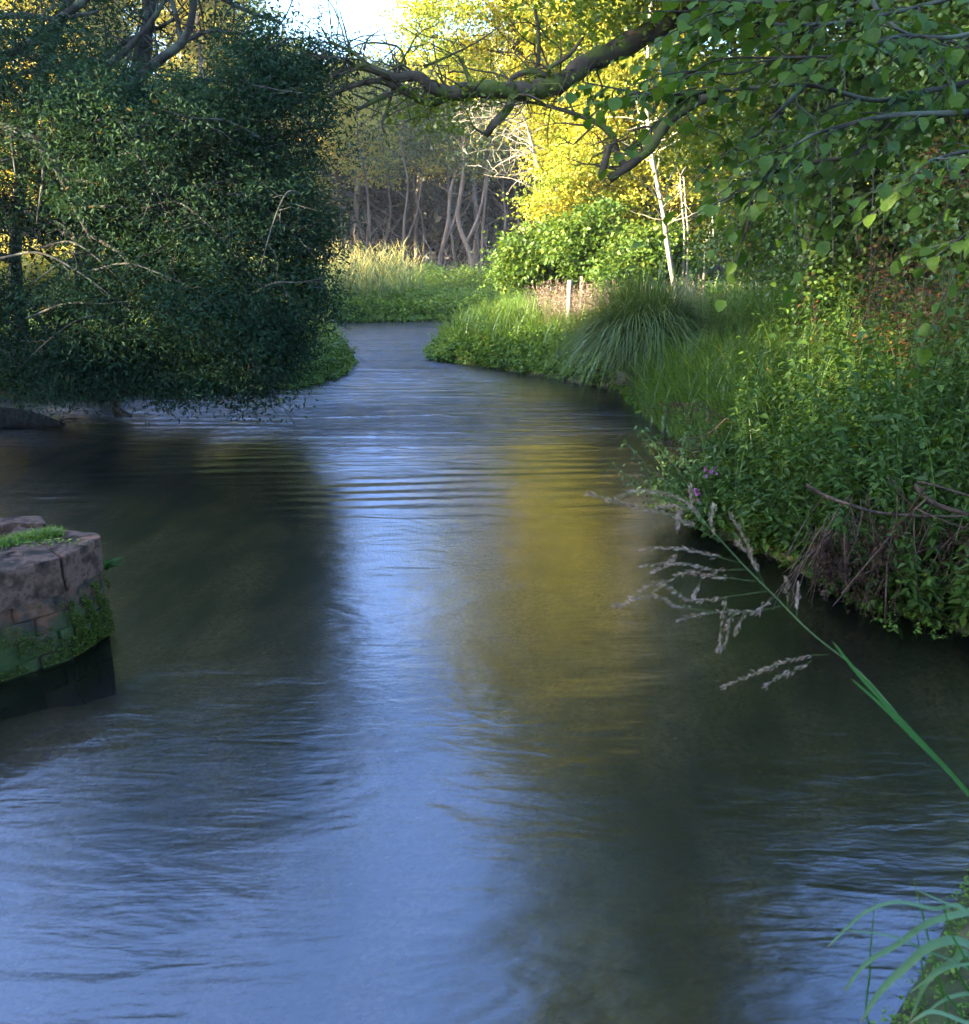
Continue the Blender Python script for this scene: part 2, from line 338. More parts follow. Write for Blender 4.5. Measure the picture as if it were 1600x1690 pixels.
def tree(name, label, cat, base, trunk_pts, tr_r, blobs, nclump, per, leaf, lm, bm, seed, csize=.45, flat=.55,
         shape='leaf', droop=-14, limb_r=.07, group=None, twigs=0.6, ntone=0, tjit=.25, zmin=None, holes=None):
    """base point, trunk path, crown blobs; leaf = (length, width)"""
    rng = np.random.default_rng(seed)
    t = thing(name, label, cat, base, group)
    path = spline(trunk_pts, 14); rr = np.linspace(tr_r, tr_r*.35, 14); rr[0] *= 1.35
    bt = Buf(); bt.add(*tube(path, rr, 9))
    C = clumps_in(blobs, rng, count=nclump)
    if zmin is not None: low = zmin+.28*(1+np.sin(C[:, 0]*3.1+1)*np.sin(C[:, 0]*7.3))+rng.uniform(0, .25, len(C)); C = C[C[:, 2] > low-.5]; low = zmin+.28*(1+np.sin(C[:, 0]*3.1+1)*np.sin(C[:, 0]*7.3))+rng.uniform(0, .25, len(C)); C[:, 2] = np.maximum(C[:, 2], low)
    anchors = [(path[5:], rr[5:])]
    bbs = [Buf()]
    if True:
        for c, r, wt in blobs:
            c = np.asarray(c); k = int(np.clip(np.argmin(np.linalg.norm(path-c, axis=1)-(path[:, 2] < c[2]-.3)*1.0), 3, 12))
            e = c+unit(rng.normal(0, 1, 3))*np.asarray(r)*.4
            lp = wob(path[k], e, 10, .07, rng, -.05); lr = np.linspace(min(limb_r, rr[k]*.8), limb_r*.25, 10)
            q = Buf(); q.add(*tube(lp, lr, 6)); bbs.append(q); anchors.append((lp[3:], lr[3:]))
    AP = np.concatenate([a[0] for a in anchors]); AR = np.concatenate([a[1] for a in anchors]); AI = np.concatenate([np.full(len(a[0]), q) for q, a in enumerate(anchors)])
    for c in C:
        if rng.uniform() < twigs:
            d = np.linalg.norm(AP-c, axis=1); k = int(np.argmin(d))
            if d[k] < .15: continue
            n = 5; bbs[AI[k]].add(*tube(wob(AP[k], c, n, .09, rng, -.03), np.linspace(min(AR[k]*.6, .03+.004*d[k]), .006, n), 4))
    if bbs[0].V:
        for V_, F_, T_ in zip(bbs[0].V, bbs[0].F, bbs[0].T): bt.V.append(V_); bt.F.append(F_-0+bt.n); bt.T.append(T_)
    mesh('trunk', bt, bm, t, smooth=True)
    for q in bbs[1:]: mesh('branch', q, bm, t, smooth=True)
    n = len(C)*per
    ci = np.repeat(np.arange(len(C)), per); sz = csize*rng.uniform(.6, 1.35, len(C))[ci][:, None]
    off = rng.normal(0, 1, (n, 3))*np.array((1, 1, flat))*sz*.6
    P = C[ci]+off
    D = rdir(rng, n, droop, 30)+off/np.maximum(sz, .1)*.5
    tone = np.clip(rng.uniform(0, 1, len(C))[ci]*.62+rng.uniform(0, 1, n)*.38+tjit*(rng.uniform(0, 1, n) > .97), 0, 1)
    keep = np.ones(n, bool) if zmin is None else P[:, 2] > .02
    for hx, hz, hr, dens in (holes or []):
        d2 = ((P[:, 0]-hx)**2+(P[:, 2]-hz)**2)/hr**2; keep &= (d2 > 1+.5*rng.normal(0, 1, n)) | (rng.uniform(0, 1, n) < dens)
    P = P[keep]; D = D[keep]; tone = tone[keep]; n = len(P)
    L = leaf[0]*rng.uniform(.65, 1.2, n)
    lb = Buf(); leaves(lb, P, D, rnorm(rng, n), L, L*leaf[1]/leaf[0], tone, shape)
    mesh('crown', lb, lm, t)
    return t

def B(px, py, Yd, rx, ry, rz, wt=1.0): return (at(px, py, Yd), (rx, ry, rz), wt)
def G(x, y): return np.array((x, y, float(gz(x, y))))

# left sallow, leaning over the water; thin places in its foliage let the lit trees behind show
HO = [(at(x, y, 12.6)[0], at(x, y, 12.6)[2], r*.0095, d) for x, y, r, d in [(55, 330, 28, .25), (30, 290, 16, .4), (80, 380, 22, .4), (110, 300, 18, .3), (130, 440, 26, .35), (175, 450, 20, .45), (60, 460, 22, .4), (160, 95, 26, .12), (95, 115, 24, .25), (230, 78, 30, .1), (290, 75, 24, .15), (330, 95, 26, .2),
      (275, 170, 16, .15), (285, 185, 12, .1), (300, 300, 14, .3), (315, 340, 16, .3), (395, 310, 20, .3), (420, 320, 12, .2), (545, 250, 16, .2), (230, 268, 16, .3), (350, 300, 14, .35), (20, 100, 26, .2), (470, 60, 26, .25), (490, 160, 22, .5), (290, 430, 14, .5), (120, 380, 14, .4), (200, 330, 14, .55), (440, 430, 13, .5)]]
rng = np.random.default_rng(5)
g0 = G(-7.0, 16.3)
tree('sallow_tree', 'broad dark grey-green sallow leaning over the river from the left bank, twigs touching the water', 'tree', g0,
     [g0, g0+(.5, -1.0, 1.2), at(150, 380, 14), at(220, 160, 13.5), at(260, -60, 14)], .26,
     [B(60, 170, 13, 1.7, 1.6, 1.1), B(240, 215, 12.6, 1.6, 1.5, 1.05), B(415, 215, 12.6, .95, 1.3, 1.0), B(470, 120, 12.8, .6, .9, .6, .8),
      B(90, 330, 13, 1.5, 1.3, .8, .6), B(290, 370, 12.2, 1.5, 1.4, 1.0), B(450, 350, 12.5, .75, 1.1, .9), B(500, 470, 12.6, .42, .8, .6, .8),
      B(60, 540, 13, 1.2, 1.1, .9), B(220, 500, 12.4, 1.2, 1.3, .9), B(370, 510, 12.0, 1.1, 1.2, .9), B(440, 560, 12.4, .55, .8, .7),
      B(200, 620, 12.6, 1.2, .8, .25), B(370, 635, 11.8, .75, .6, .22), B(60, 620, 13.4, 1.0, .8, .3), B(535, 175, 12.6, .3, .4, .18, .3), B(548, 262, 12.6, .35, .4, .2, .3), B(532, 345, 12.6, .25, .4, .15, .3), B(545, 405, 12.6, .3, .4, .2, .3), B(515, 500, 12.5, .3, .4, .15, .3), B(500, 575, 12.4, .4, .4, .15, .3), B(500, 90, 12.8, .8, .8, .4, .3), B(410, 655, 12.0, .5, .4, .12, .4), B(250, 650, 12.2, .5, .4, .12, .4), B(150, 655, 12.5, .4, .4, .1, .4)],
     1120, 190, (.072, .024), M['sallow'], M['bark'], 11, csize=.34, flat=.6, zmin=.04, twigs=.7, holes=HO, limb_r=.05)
g0 = G(-8.6, 17.2)
tree('sallow_tree', 'taller loose-topped sallow behind the dense one, dark limbs against the sky at top left', 'tree', g0,
     [g0, g0+(.3, -.5, 2), at(60, 150, 15), at(120, -20, 14.5), at(150, -170, 14.5)], .13,
     [B(60, 40, 14, 1.8, 1.4, .8, .5), B(260, 40, 13.8, 1.5, 1.2, .7, .5), B(420, 50, 13.6, .8, .9, .6, .5), B(120, -130, 14.5, 2.6, 2, 1.4), B(380, -110, 14.5, 1.5, 1.5, 1.0), B(250, -330, 14.5, 2.4, 2, 1.2), B(-50, -350, 14.5, 2.4, 2, 1.4), B(-250, 0, 14.5, 2.2, 2, 2.2), B(-260, 350, 14, 2.2, 2, 2.2)],
     540, 120, (.075, .026), M['sallow'], M['bark'], 12, csize=.42, flat=.7, twigs=.95, limb_r=.09, holes=HO)
t = tl = bpy.data.objects['sallow_tree.001']; rng = np.random.default_rng(14)
for pts, r0 in [([(60, 300), (170, 190), (250, 110), (300, 70), (318, 20), (325, -60)], .085), ([(-60, 110), (30, 85), (100, 30), (150, -10), (190, -70)], .08), ([(-40, 30), (40, 25), (90, 30), (160, 20)], .05), ([(300, 75), (290, 20), (270, -40)], .04), ([(170, 120), (230, 60), (260, 20), (285, -30)], .05),
                ([(300, 70), (350, 50), (400, 55), (440, 40)], .03), ([(120, 200), (190, 140), (210, 100), (230, 40)], .035), ([(-40, 160), (40, 120), (110, 115), (160, 90)], .04)]:
    b = Buf(); p = spline([at(x, y, 13.3) for x, y in pts], 26); b.add(*tube(p, np.linspace(r0, r0*.45, 26), 7))
    for j in range(9): q = p[rng.integers(6, 26)]; b.add(*tube(wob(q, q+unit(rng.normal(0, 1, 3)*(1, .5, 1)+(.2, 0, .3))*rng.uniform(.3, .9), 7, .14, rng), np.linspace(r0*.3, .004, 7), 4))
    mesh('limb', b, M['bark'], t, smooth=True)
t = bpy.data.objects['sallow_tree']; rng = np.random.default_rng(15)
for k in range(26):
    x0, y0 = rng.uniform(-10, 500), rng.uniform(150, 560); dx = rng.uniform(60, 200)*rng.choice([-1, 1, 1]); dy = rng.uniform(-60, 150); Yd = rng.uniform(11.2, 12.2)
    if x0+dx > 545: dx = -dx
    p = spline([at(x0, y0, Yd+.5), at(x0+dx*.35, y0+dy*.15-20, Yd+.1), at(x0+dx*.7, y0+dy*.5-10, Yd), at(x0+dx, y0+dy, Yd-.1)], 20); p[:, 2] = np.maximum(p[:, 2], .1)
    b = Buf(); b.add(*tube(p, np.linspace(.018, .004, 20), 5))
    for j in range(6): q = p[rng.integers(5, 20)]; b.add(*tube(wob(q, q+unit(rng.normal(0, 1, 3)*(1, .5, .8))*rng.uniform(.15, .5), 6, .14, rng), np.linspace(.006, .002, 6), 4))
    mesh('limb', b, M['lichen'] if k % 3 else M['bark'], t, smooth=True)
# dead lichened limb reaching down into the water
t = thing('dead_branch', 'bare grey lichened branch slanting down out of the sallow into the water at left', 'branch', at(200, 690, 13.0)*np.array((1, 1, 0)))
b = Buf(); p = spline([at(-30, 205, 12.2), at(40, 222, 12.1), at(85, 260, 12.0), at(115, 320, 12.0), at(140, 370, 12.0), at(165, 420, 12.1)], 24)
b.add(*tube(p, np.linspace(.085, .03, 24), 8))
for q in ((3, (20, 240), (25, 285)), (8, (70, 300), (60, 370)), (12, (150, 300), (220, 310)), (16, (180, 340), (260, 345)), (20, (200, 420), (240, 470))):
    b.add(*tube(spline([p[q[0]], at(*q[1], 11.8), at(*q[2], 11.7)], 8), np.linspace(.028, .008, 8), 5))
mesh('upper_limb', b, M['lichen'], t, smooth=True)
b = Buf(); p = spline([at(60, 520, 13.4), at(110, 590, 13.2), at(150, 625, 13.1), at(190, 665, 13.0), at(197, 690, 13.0)], 18)
b.add(*tube(p, np.linspace(.035, .05, 18), 7))
b.add(*tube(spline([at(197, 690, 13), at(190, 672, 13.0), at(205, 682, 12.9), at(218, 687, 12.9)], 8), np.linspace(.05, .03, 8), 6))
mesh('sunken_limb', b, M['lichen'], t, smooth=True)
# a low dark log at the left edge of the water
rng = np.random.default_rng(8)
b = Buf(); p = spline([at(-60, 690, 12.6), at(20, 694, 12.6), at(60, 697, 12.55), at(108, 704, 12.5)], 12); b.add(*tube(p+np.array((0, 0, .02)), np.array([.14, .16, .17, .16, .15, .15, .13, .12, .1, .08, .05, .02]), 9))
for k in range(9):
    q = p[rng.integers(2, 11)]; b.add(*tube(wob(q, q+rng.normal(0, 1, 3)*(.35, .1, .0)+(0.1, 0, .12), 5, .2, rng), np.linspace(.012, .004, 5), 4))
tag(mesh('sunken_log', b, M['snag'], origin=p[5]), 'low black log lying awash under the sallow at the left edge', 'log')

# shade trees out of frame on the left bank; they keep the near river in shadow
def bigtree(name, label, x, y, h, rad, lm, bm, seed, nclump, per, leaf, cb=.3, group=None, tr=.2, shape='leaf', csize=.7, lean=(0, 0), twigs=.5):
    g = G(x, y); rng = np.random.default_rng(seed)
    bl = []
    for k in range(7):
        a = rng.uniform(0, 2*pi); f = rng.uniform(cb, .92); rr = rad*(.75 if f < .8 else .35)
        bl.append((g+np.array((cos(a)*rr*.7+lean[0]*f, sin(a)*rr*.7+lean[1]*f, h*f)), (rad*.55, rad*.55, h*.13), 1))
    bl.append((g+np.array((lean[0], lean[1], h*.92)), (rad*.45, rad*.45, h*.1), 1))
    return tree(name, label, 'tree', g, [g, g+(rng.normal(0, .15), rng.normal(0, .15), h*.3), g+(lean[0]*.6+rng.normal(0, .3), lean[1]*.6, h*.6), g+(lean[0], lean[1], h*.92)], tr, bl, nclump, per, leaf, lm, bm, seed, csize=csize, shape=shape, limb_r=tr*.4, group=group, twigs=twigs)
for k, (x, y, h) in enumerate([(-16.5, 10.8, 12), (-18, 6.5, 13), (-17, 1.5, 13), (-18, -4, 13), (-19, -9, 13), (-20.5, 11, 13), (-21, 4, 13), (-21, -1, 13), (-22, 8, 13)]):
    if k == 0: T0 = bigtree('willow_tree', 'first willow of the left bank outside the picture, next to the sallow', x, y, h, 3.6, M['sallow'], M['bark'], 40, 260, 150, (.26, .12), cb=.10, group='willows along the left bank outside the picture')
    else:
        c = T0.copy(); COL.objects.link(c); g = G(x, y); c.location = tuple(g); c.rotation_euler = (0, 0, k*1.3); c.scale = (1.1, 1.1, h/12); c['label'] = ['', 'second', 'third', 'fourth', 'fifth', 'outermost', 'back row middle', 'back row last', 'back row near'][k]+' shade willow outside the picture on the left'
        for ch in T0.children: d = ch.copy(); COL.objects.link(d); d.parent = c

for k, (x, y, h, lab) in enumerate([(-6, -9, 12, 'willow behind the photographer, on the left'), (4, -10, 13, 'willow behind the photographer, on the right'), (-1, -15, 15, 'willow furthest behind the photographer')]):  # unseen trees added behind the camera to darken camera-facing sides of pier and bank
    c = T0.copy(); COL.objects.link(c); g = G(x, y); c.location = tuple(g); c.rotation_euler = (0, 0, k*1.7+.5); c.scale = (1.15, 1.15, h/12); c['label'] = lab
    for ch in T0.children: d = ch.copy(); COL.objects.link(d); d.parent = c

# arching alder on the right bank, its limb reaching across the river
g0 = G(5.4, 15.0)
t = thing('alder_tree', 'mossy alder on the right bank whose dark crooked limb arches left over the river', 'tree', g0)
b = Buf(); tp = spline([g0, g0+(-.1, -.1, 2.0), at(1330, 60, 14.6), at(1300, -200, 14.4), at(1250, -500, 14.4)], 20); b.add(*tube(tp, np.linspace(.32, .12, 20), 10)); mesh('trunk', b, M['mossbark'], t, smooth=True)
rng = np.random.default_rng(21)
limbs = []
def limb(pts, r0, r1, n=26, s=7, amp=.02):
    p = spline(pts, n); p = p+np.cumsum(rng.normal(0, amp*.4, (n, 3)), 0)*np.linspace(0, 1, n)[:, None]*.5; limbs.append((p, np.linspace(r0, r1, n))); return p
L1 = limb([at(1300, -150, 14.4), at(1230, -60, 14.2), at(1140, 5, 14), at(1080, 48, 13.8), at(1010, 85, 13.6), at(965, 105, 13.4), at(925, 135, 13.2), at(890, 146, 13.1), at(845, 149, 13), at(790, 146, 12.9), at(745, 154, 12.8)], .17, .10, 40, 9)
L2 = limb([at(745, 154, 12.8), at(715, 145, 12.7), at(690, 125, 12.7), at(650, 125, 12.6), at(615, 112, 12.5), at(585, 108, 12.5), at(548, 122, 12.5)], .085, .03, 26)
L3 = limb([at(745, 154, 12.8), at(710, 168, 12.8), at(670, 150, 12.7), at(630, 133, 12.6), at(590, 142, 12.5), at(535, 165, 12.5)], .07, .02, 26)
L4 = limb([at(1190, 150, 13.6), at(1140, 172, 13.4), at(1100, 205, 13.3), at(1078, 240, 13.2), at(1045, 270, 13.1), at(1005, 298, 13.1)], .09, .055, 20)
limb([at(1035, 278, 13.1), at(1020, 255, 13.1), at(1012, 225, 13.1)], .05, .03, 8)
limb([at(1005, 240, 13.0), at(1000, 262, 13.0), at(990, 292, 13.0)], .06, .045, 8)
limb([at(1012, 225, 13.1), at(990, 205, 13.1), at(955, 190, 13.2), at(900, 175, 13.2), at(860, 165, 13.2)], .045, .015, 18)
limb([at(850, 150, 13), at(838, 180, 12.9), at(815, 205, 12.8), at(803, 224, 12.8)], .075, .045, 12)
limb([at(925, 135, 13.2), at(880, 118, 13.2), at(850, 125, 13.2), at(835, 145, 13.1)], .05, .03, 12)
limb([at(925, 135, 13.2), at(905, 115, 13), at(940, 90, 13), at(960, 60, 13)], .04, .015, 12)
limb([at(780, 147, 12.9), at(770, 120, 12.9), at(762, 98, 12.9)], .04, .022, 7)
limb([at(888, 110, 13.2), at(890, 60, 13.1), at(884, 15, 13.1)], .035, .02, 8)
limb([at(700, 110, 12.7), at(735, 95, 12.8), at(790, 70, 13), at(830, 45, 13.2)], .02, .006, 12)
limb([at(640, 155, 12.7), at(610, 170, 12.6), at(590, 180, 12.5)], .04, .02, 8)
limb([at(650, 140, 12.7), at(640, 180, 12.7), at(632, 205, 12.6), at(640, 222, 12.6)], .025, .012, 9)
limb([at(615, 112, 12.5), at(580, 85, 12.5), at(545, 70, 12.4), at(530, 45, 12.4)], .028, .01, 10)
limb([at(580, 88, 12.5), at(570, 55, 12.5), at(558, 18, 12.5)], .018, .005, 8)
limb([at(600, 82, 12.5), at(610, 60, 12.5), at(635, 45, 12.5)], .016, .004, 8)
limb([at(670, 105, 12.6), at(655, 75, 12.6), at(600, 70, 12.5), at(575, 80, 12.5)], .02, .006, 10)
main = list(limbs)
AP = np.concatenate([l[0] for l in main]); AR = np.concatenate([l[1] for l in main])
for k in range(150):                                  # crooked twigs
    i = rng.integers(0, len(AP)); d = rng.normal(0, 1, 3)*(1, .6, .8)+(-.5, 0, .15); d = unit(d)*rng.uniform(.3, 1.1)
    p = wob(AP[i], AP[i]+d, 7, .16, rng); limbs.append((p, np.linspace(min(AR[i]*.5, .018), .003, 7)))
    if rng.uniform() < .6:
        q = wob(p[4], p[4]+unit(rng.normal(0, 1, 3))*rng.uniform(.2, .5), 5, .15, rng); limbs.append((q, np.linspace(.008, .003, 5)))
b = Buf()
for p, r in limbs[:1]: b.add(*tube(p, r*(1+.12*np.sin(np.arange(len(r))*1.9)), 10))
mesh('arching_limb', b, M['mossbark'], t, smooth=True)
b = Buf()
for p, r in limbs[3:6]: b.add(*tube(p, r*(1+.12*np.sin(np.arange(len(r))*1.7)), 8))
mesh('lower_limb', b, M['mossbark'], t, smooth=True)
b = Buf()
for p, r in limbs[1:3]+limbs[6:]: b.add(*tube(p, r, 6))
mesh('side_branches', b, M['mossbark'], t, smooth=True)
lb = Buf()
def scatter(lb, C, per, cs, leaf, rng, flat=.5, shape='leaf', droop=-14, bias=0):
    n = len(C)*per; ci = np.repeat(np.arange(len(C)), per); off = rng.normal(0, 1, (n, 3))*(1, 1, flat)*cs*.6
    tone = np.clip(rng.uniform(0, 1, len(C))[ci]*.45+rng.uniform(0, 1, n)*.55+bias, 0, 1); L = leaf[0]*rng.uniform(.65, 1.2, n)
    leaves(lb, C[ci]+off, rdir(rng, n, droop, 30), rnorm(rng, n), L, L*leaf[1]/leaf[0], tone, shape)
scatter(lb, np.concatenate([L1[np.array([20, 24, 28, 31, 36, 38])], L3[[3, 6, 9]], np.array([at(x, y, 12.8) for x, y in [(720, 190), (700, 175), (745, 205), (690, 200), (730, 215), (650, 190), (800, 160), (760, 170)]])]), 60, .28, (.075, .04), rng)
# crown above the frame, over the river and bank
AB = [B(1180, -60, 14, 1.6, 1.6, .8), B(1060, -20, 13.6, 1.2, 1.2, .5), B(1230, 60, 14.5, 1.2, 1.2, .7), B(1120, 130, 14.2, .7, .8, .5, .7), B(1180, 230, 14.5, .8, 1, .6), B(980, -120, 13.4, 1.3, 1.5, .8), B(1100, -260, 13.5, 2.2, 2, 1.2), B(1350, -200, 14, 2.4, 2.2, 1.4), B(950, 30, 14, 1.0, .9, .5, .7), B(1250, -480, 14, 2.4, 2.2, 1.4), B(1450, -420, 14, 2, 2, 1.6), B(1120, -620, 12.5, 2.4, 2, 1.5), B(1000, -520, 12.5, 1.3, 1.5, .8, .7), B(1350, -900, 11.5, 2.6, 2, 1.5), B(1080, -950, 10.5, 1.8, 1.8, 1.1, .8), B(1250, -1400, 9, 2.2, 2, 1.2, .8), B(1600, -1300, 9.5, 2, 2, 1.2)]
C = clumps_in(AB, rng, count=640)
scatter(lb, C, 75, .5, (.10, .065), rng)
mesh('crown', lb, M['alder'], t)
b = Buf()
for c in C[::5]:
    A2 = tp[6:]; k = int(np.argmin(np.linalg.norm(A2-c, axis=1))); b.add(*tube(wob(A2[k], c, 7, .06, rng, -.04), np.linspace(.05, .007, 7), 5))
mesh('crown_branches', b, M['mossbark'], t, smooth=True)

# sunlit trees beyond the bend
g0 = G(4.6, 31)
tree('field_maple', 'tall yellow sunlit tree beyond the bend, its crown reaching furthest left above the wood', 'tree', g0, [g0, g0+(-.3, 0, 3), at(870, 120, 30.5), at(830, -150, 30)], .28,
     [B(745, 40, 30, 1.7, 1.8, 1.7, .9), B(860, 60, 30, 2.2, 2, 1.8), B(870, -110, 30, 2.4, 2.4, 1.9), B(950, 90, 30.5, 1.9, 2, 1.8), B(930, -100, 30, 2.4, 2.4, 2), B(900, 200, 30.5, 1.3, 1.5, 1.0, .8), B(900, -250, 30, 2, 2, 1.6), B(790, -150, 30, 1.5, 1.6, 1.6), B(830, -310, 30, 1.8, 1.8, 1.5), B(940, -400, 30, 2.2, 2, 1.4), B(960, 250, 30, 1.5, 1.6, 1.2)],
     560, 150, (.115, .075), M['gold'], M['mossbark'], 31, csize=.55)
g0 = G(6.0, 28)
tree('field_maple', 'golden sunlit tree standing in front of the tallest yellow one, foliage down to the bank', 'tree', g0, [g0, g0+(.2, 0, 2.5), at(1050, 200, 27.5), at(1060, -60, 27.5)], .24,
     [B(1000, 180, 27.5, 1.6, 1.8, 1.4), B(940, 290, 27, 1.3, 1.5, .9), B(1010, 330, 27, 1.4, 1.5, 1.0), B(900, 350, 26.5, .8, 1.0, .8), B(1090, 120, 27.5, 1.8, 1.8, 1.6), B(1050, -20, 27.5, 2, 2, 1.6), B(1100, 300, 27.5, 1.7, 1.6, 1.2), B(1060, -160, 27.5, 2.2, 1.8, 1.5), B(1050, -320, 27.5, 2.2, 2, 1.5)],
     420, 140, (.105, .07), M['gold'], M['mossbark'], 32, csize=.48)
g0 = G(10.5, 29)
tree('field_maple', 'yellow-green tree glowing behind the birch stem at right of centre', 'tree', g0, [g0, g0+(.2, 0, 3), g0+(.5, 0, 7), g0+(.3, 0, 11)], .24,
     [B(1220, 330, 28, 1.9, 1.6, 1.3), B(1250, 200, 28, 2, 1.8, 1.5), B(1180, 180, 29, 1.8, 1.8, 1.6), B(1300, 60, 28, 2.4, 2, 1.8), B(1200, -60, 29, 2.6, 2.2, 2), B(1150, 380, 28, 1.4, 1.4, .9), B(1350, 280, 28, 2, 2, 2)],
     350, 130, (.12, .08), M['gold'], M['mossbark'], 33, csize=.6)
# green bushes at the foot of the yellow trees
for k, (px, py, Yd, r, lab) in enumerate([(890, 415, 25.5, (1.05, 1.0, .75), 'leafy green bush on the right bank nearest the far water, below the golden tree'),
                                         (985, 385, 24, (1.1, 1.0, .75), 'rounded green bush behind the fence post'),
                                         (1075, 420, 22.5, (1.0, .9, .7), 'dark green bush beside the foot of the birch stem')]):
    c = at(px, py, Yd); g0 = G(c[0], Yd+.2)
    tree('hawthorn_bush', lab, 'bush', g0, [g0, g0+(0, 0, .5), g0+(.1, 0, 1.0), c], .06,
         [(c, r, 1), (c+(-.5, -.2, -.5), (r[0]*.8, r[1]*.8, r[2]*.7), 1), (c+(.6, 0, -.6), (r[0]*.8, r[1]*.8, r[2]*.7), 1)], 110, 80, (.12, .085), M['green'], M['bark'], 50+k, csize=.36, limb_r=.02)

# birch stem, lit, and thin pale poles
t = thing('birch_tree', 'slim pale-barked stem lit gold among the leaves above the tussock', 'tree', G(4.55, 21.3))
b = Buf(); p = spline([G(4.6, 21.3), at(1103, 410, 21.3), at(1097, 360, 21.3), at(1086, 305, 21.3), at(1074, 240, 21.4), at(1068, 150, 21.6), at(1075, 0, 21.8), at(1080, -150, 22)], 34); b.add(*tube(p, np.linspace(.062, .03, 34), 9)); mesh('trunk', b, M['palebark'], t, smooth=True)
rng = np.random.default_rng(61); b = Buf(); tips = []
for k in range(26):
    i = rng.integers(8, 34); e = p[i]+unit(rng.normal(0, 1, 3)*(1, .7, .3)+(0, 0, .5))*rng.uniform(.5, 1.5); q = wob(p[i], e, 7, .1, rng); b.add(*tube(q, np.linspace(.016, .004, 7), 4)); tips.append(e)
mesh('branch', b, M['palebark'], t, smooth=True)
lb = Buf(); scatter(lb, np.array([e for e in tips if e[2] > 5.5]+[p[-1], p[-3]]), 90, .5, (.07, .055), rng); mesh('crown', lb, M['gold'], t)
for k, (x0, x1, y1) in enumerate([(1130, 1127, 350), (1136, 1133, 352), (1166, 1178, 392)]):
    c = at(x0, 420, 21.8); t = G(c[0], 21.8); b = Buf(); p = spline([t, at(x0, 400, 21.8), at(x1, y1, 21.8), at(x1-4, y1-60, 21.9)], 14); b.add(*tube(p, np.linspace(.03, .012, 14), 6))
    for j in range(7): q = p[rng.integers(6, 14)]; b.add(*tube(wob(q, q+unit(rng.normal(0, 1, 3))*rng.uniform(.2, .6), 5, .12, rng), np.linspace(.009, .003, 5), 4))
    tag(mesh('sapling_stem', b, M['palebark'], origin=t, smooth=True), ['left one of the close pair of thin bare poles right of the birch', 'right one of the close pair of thin bare poles right of the birch', 'short curved bare shoot furthest right of the birch'][k], 'sapling', 'thin bare stems beside the birch')

# bare golden twiggy dead tree in front of the dark wood
rng = np.random.default_rng(71)
g0 = G(2.7, 30); t = thing('dead_tree', 'leafless pale tree with spreading fine twigs against the dark wood, left of the golden trees', 'tree', g0)
b = Buf(); p = spline([g0, at(905, 330, 29.5), at(885, 260, 29), at(872, 215, 29), at(858, 175, 29)], 16); b.add(*tube(p, np.linspace(.09, .025, 16), 7)); mesh('trunk', b, M['palebark'], t, smooth=True)
b = Buf()
for k in range(34):
    i = rng.integers(3, 16); e = p[i]+np.array((rng.uniform(-2.0, .9), rng.normal(0, .5), rng.uniform(-.5, 1.0))); q = wob(p[i], e, 8, .1, rng, .1); b.add(*tube(q, np.linspace(.022, .006, 8), 4))
    for j in range(4): s = q[rng.integers(3, 8)]; b.add(*tube(wob(s, s+unit(rng.normal(0, 1, 3))*rng.uniform(.3, .8), 5, .14, rng), np.linspace(.009, .004, 5), 3))
mesh('branch', b, M['palebark'], t)

# the far wood: slender trunks, crowns catching the sun
rng = np.random.default_rng(81)
far_src = {}
FT = [(610, 50, 'pale', .10, 'slender crooked tree at the left end of the far wood'), (640, 53, 'thin', .08, 'thin dark tree just right of the crooked one in the far wood'), (668, 49, 'fork', .10, 'leaning brown tree left of centre of the far wood'),
      (700, 56, 'thin', .09, 'dim slender tree set back between two brown trunks in the far wood'), (727, 48, 'fork', .14, 'stout forked brown tree in the middle of the far wood'), (778, 47, 'fork', .15, 'tall twin-stemmed tree, palest in the far wood'),
      (793, 48.5, 'pale', .09, 'straight thin tree close beside the twin-stemmed one'), (818, 50, 'pale', .09, 'greenish slender tree at the right of the far wood'), (850, 52, 'thin', .08, 'thin tree at the right end of the far wood'), (590, 55, 'thin', .09, 'hindmost thin tree at the left of the far wood'),
      (756, 57, 'thin', .10, 'dim tree set back between the stout forked and twin-stemmed trees')]
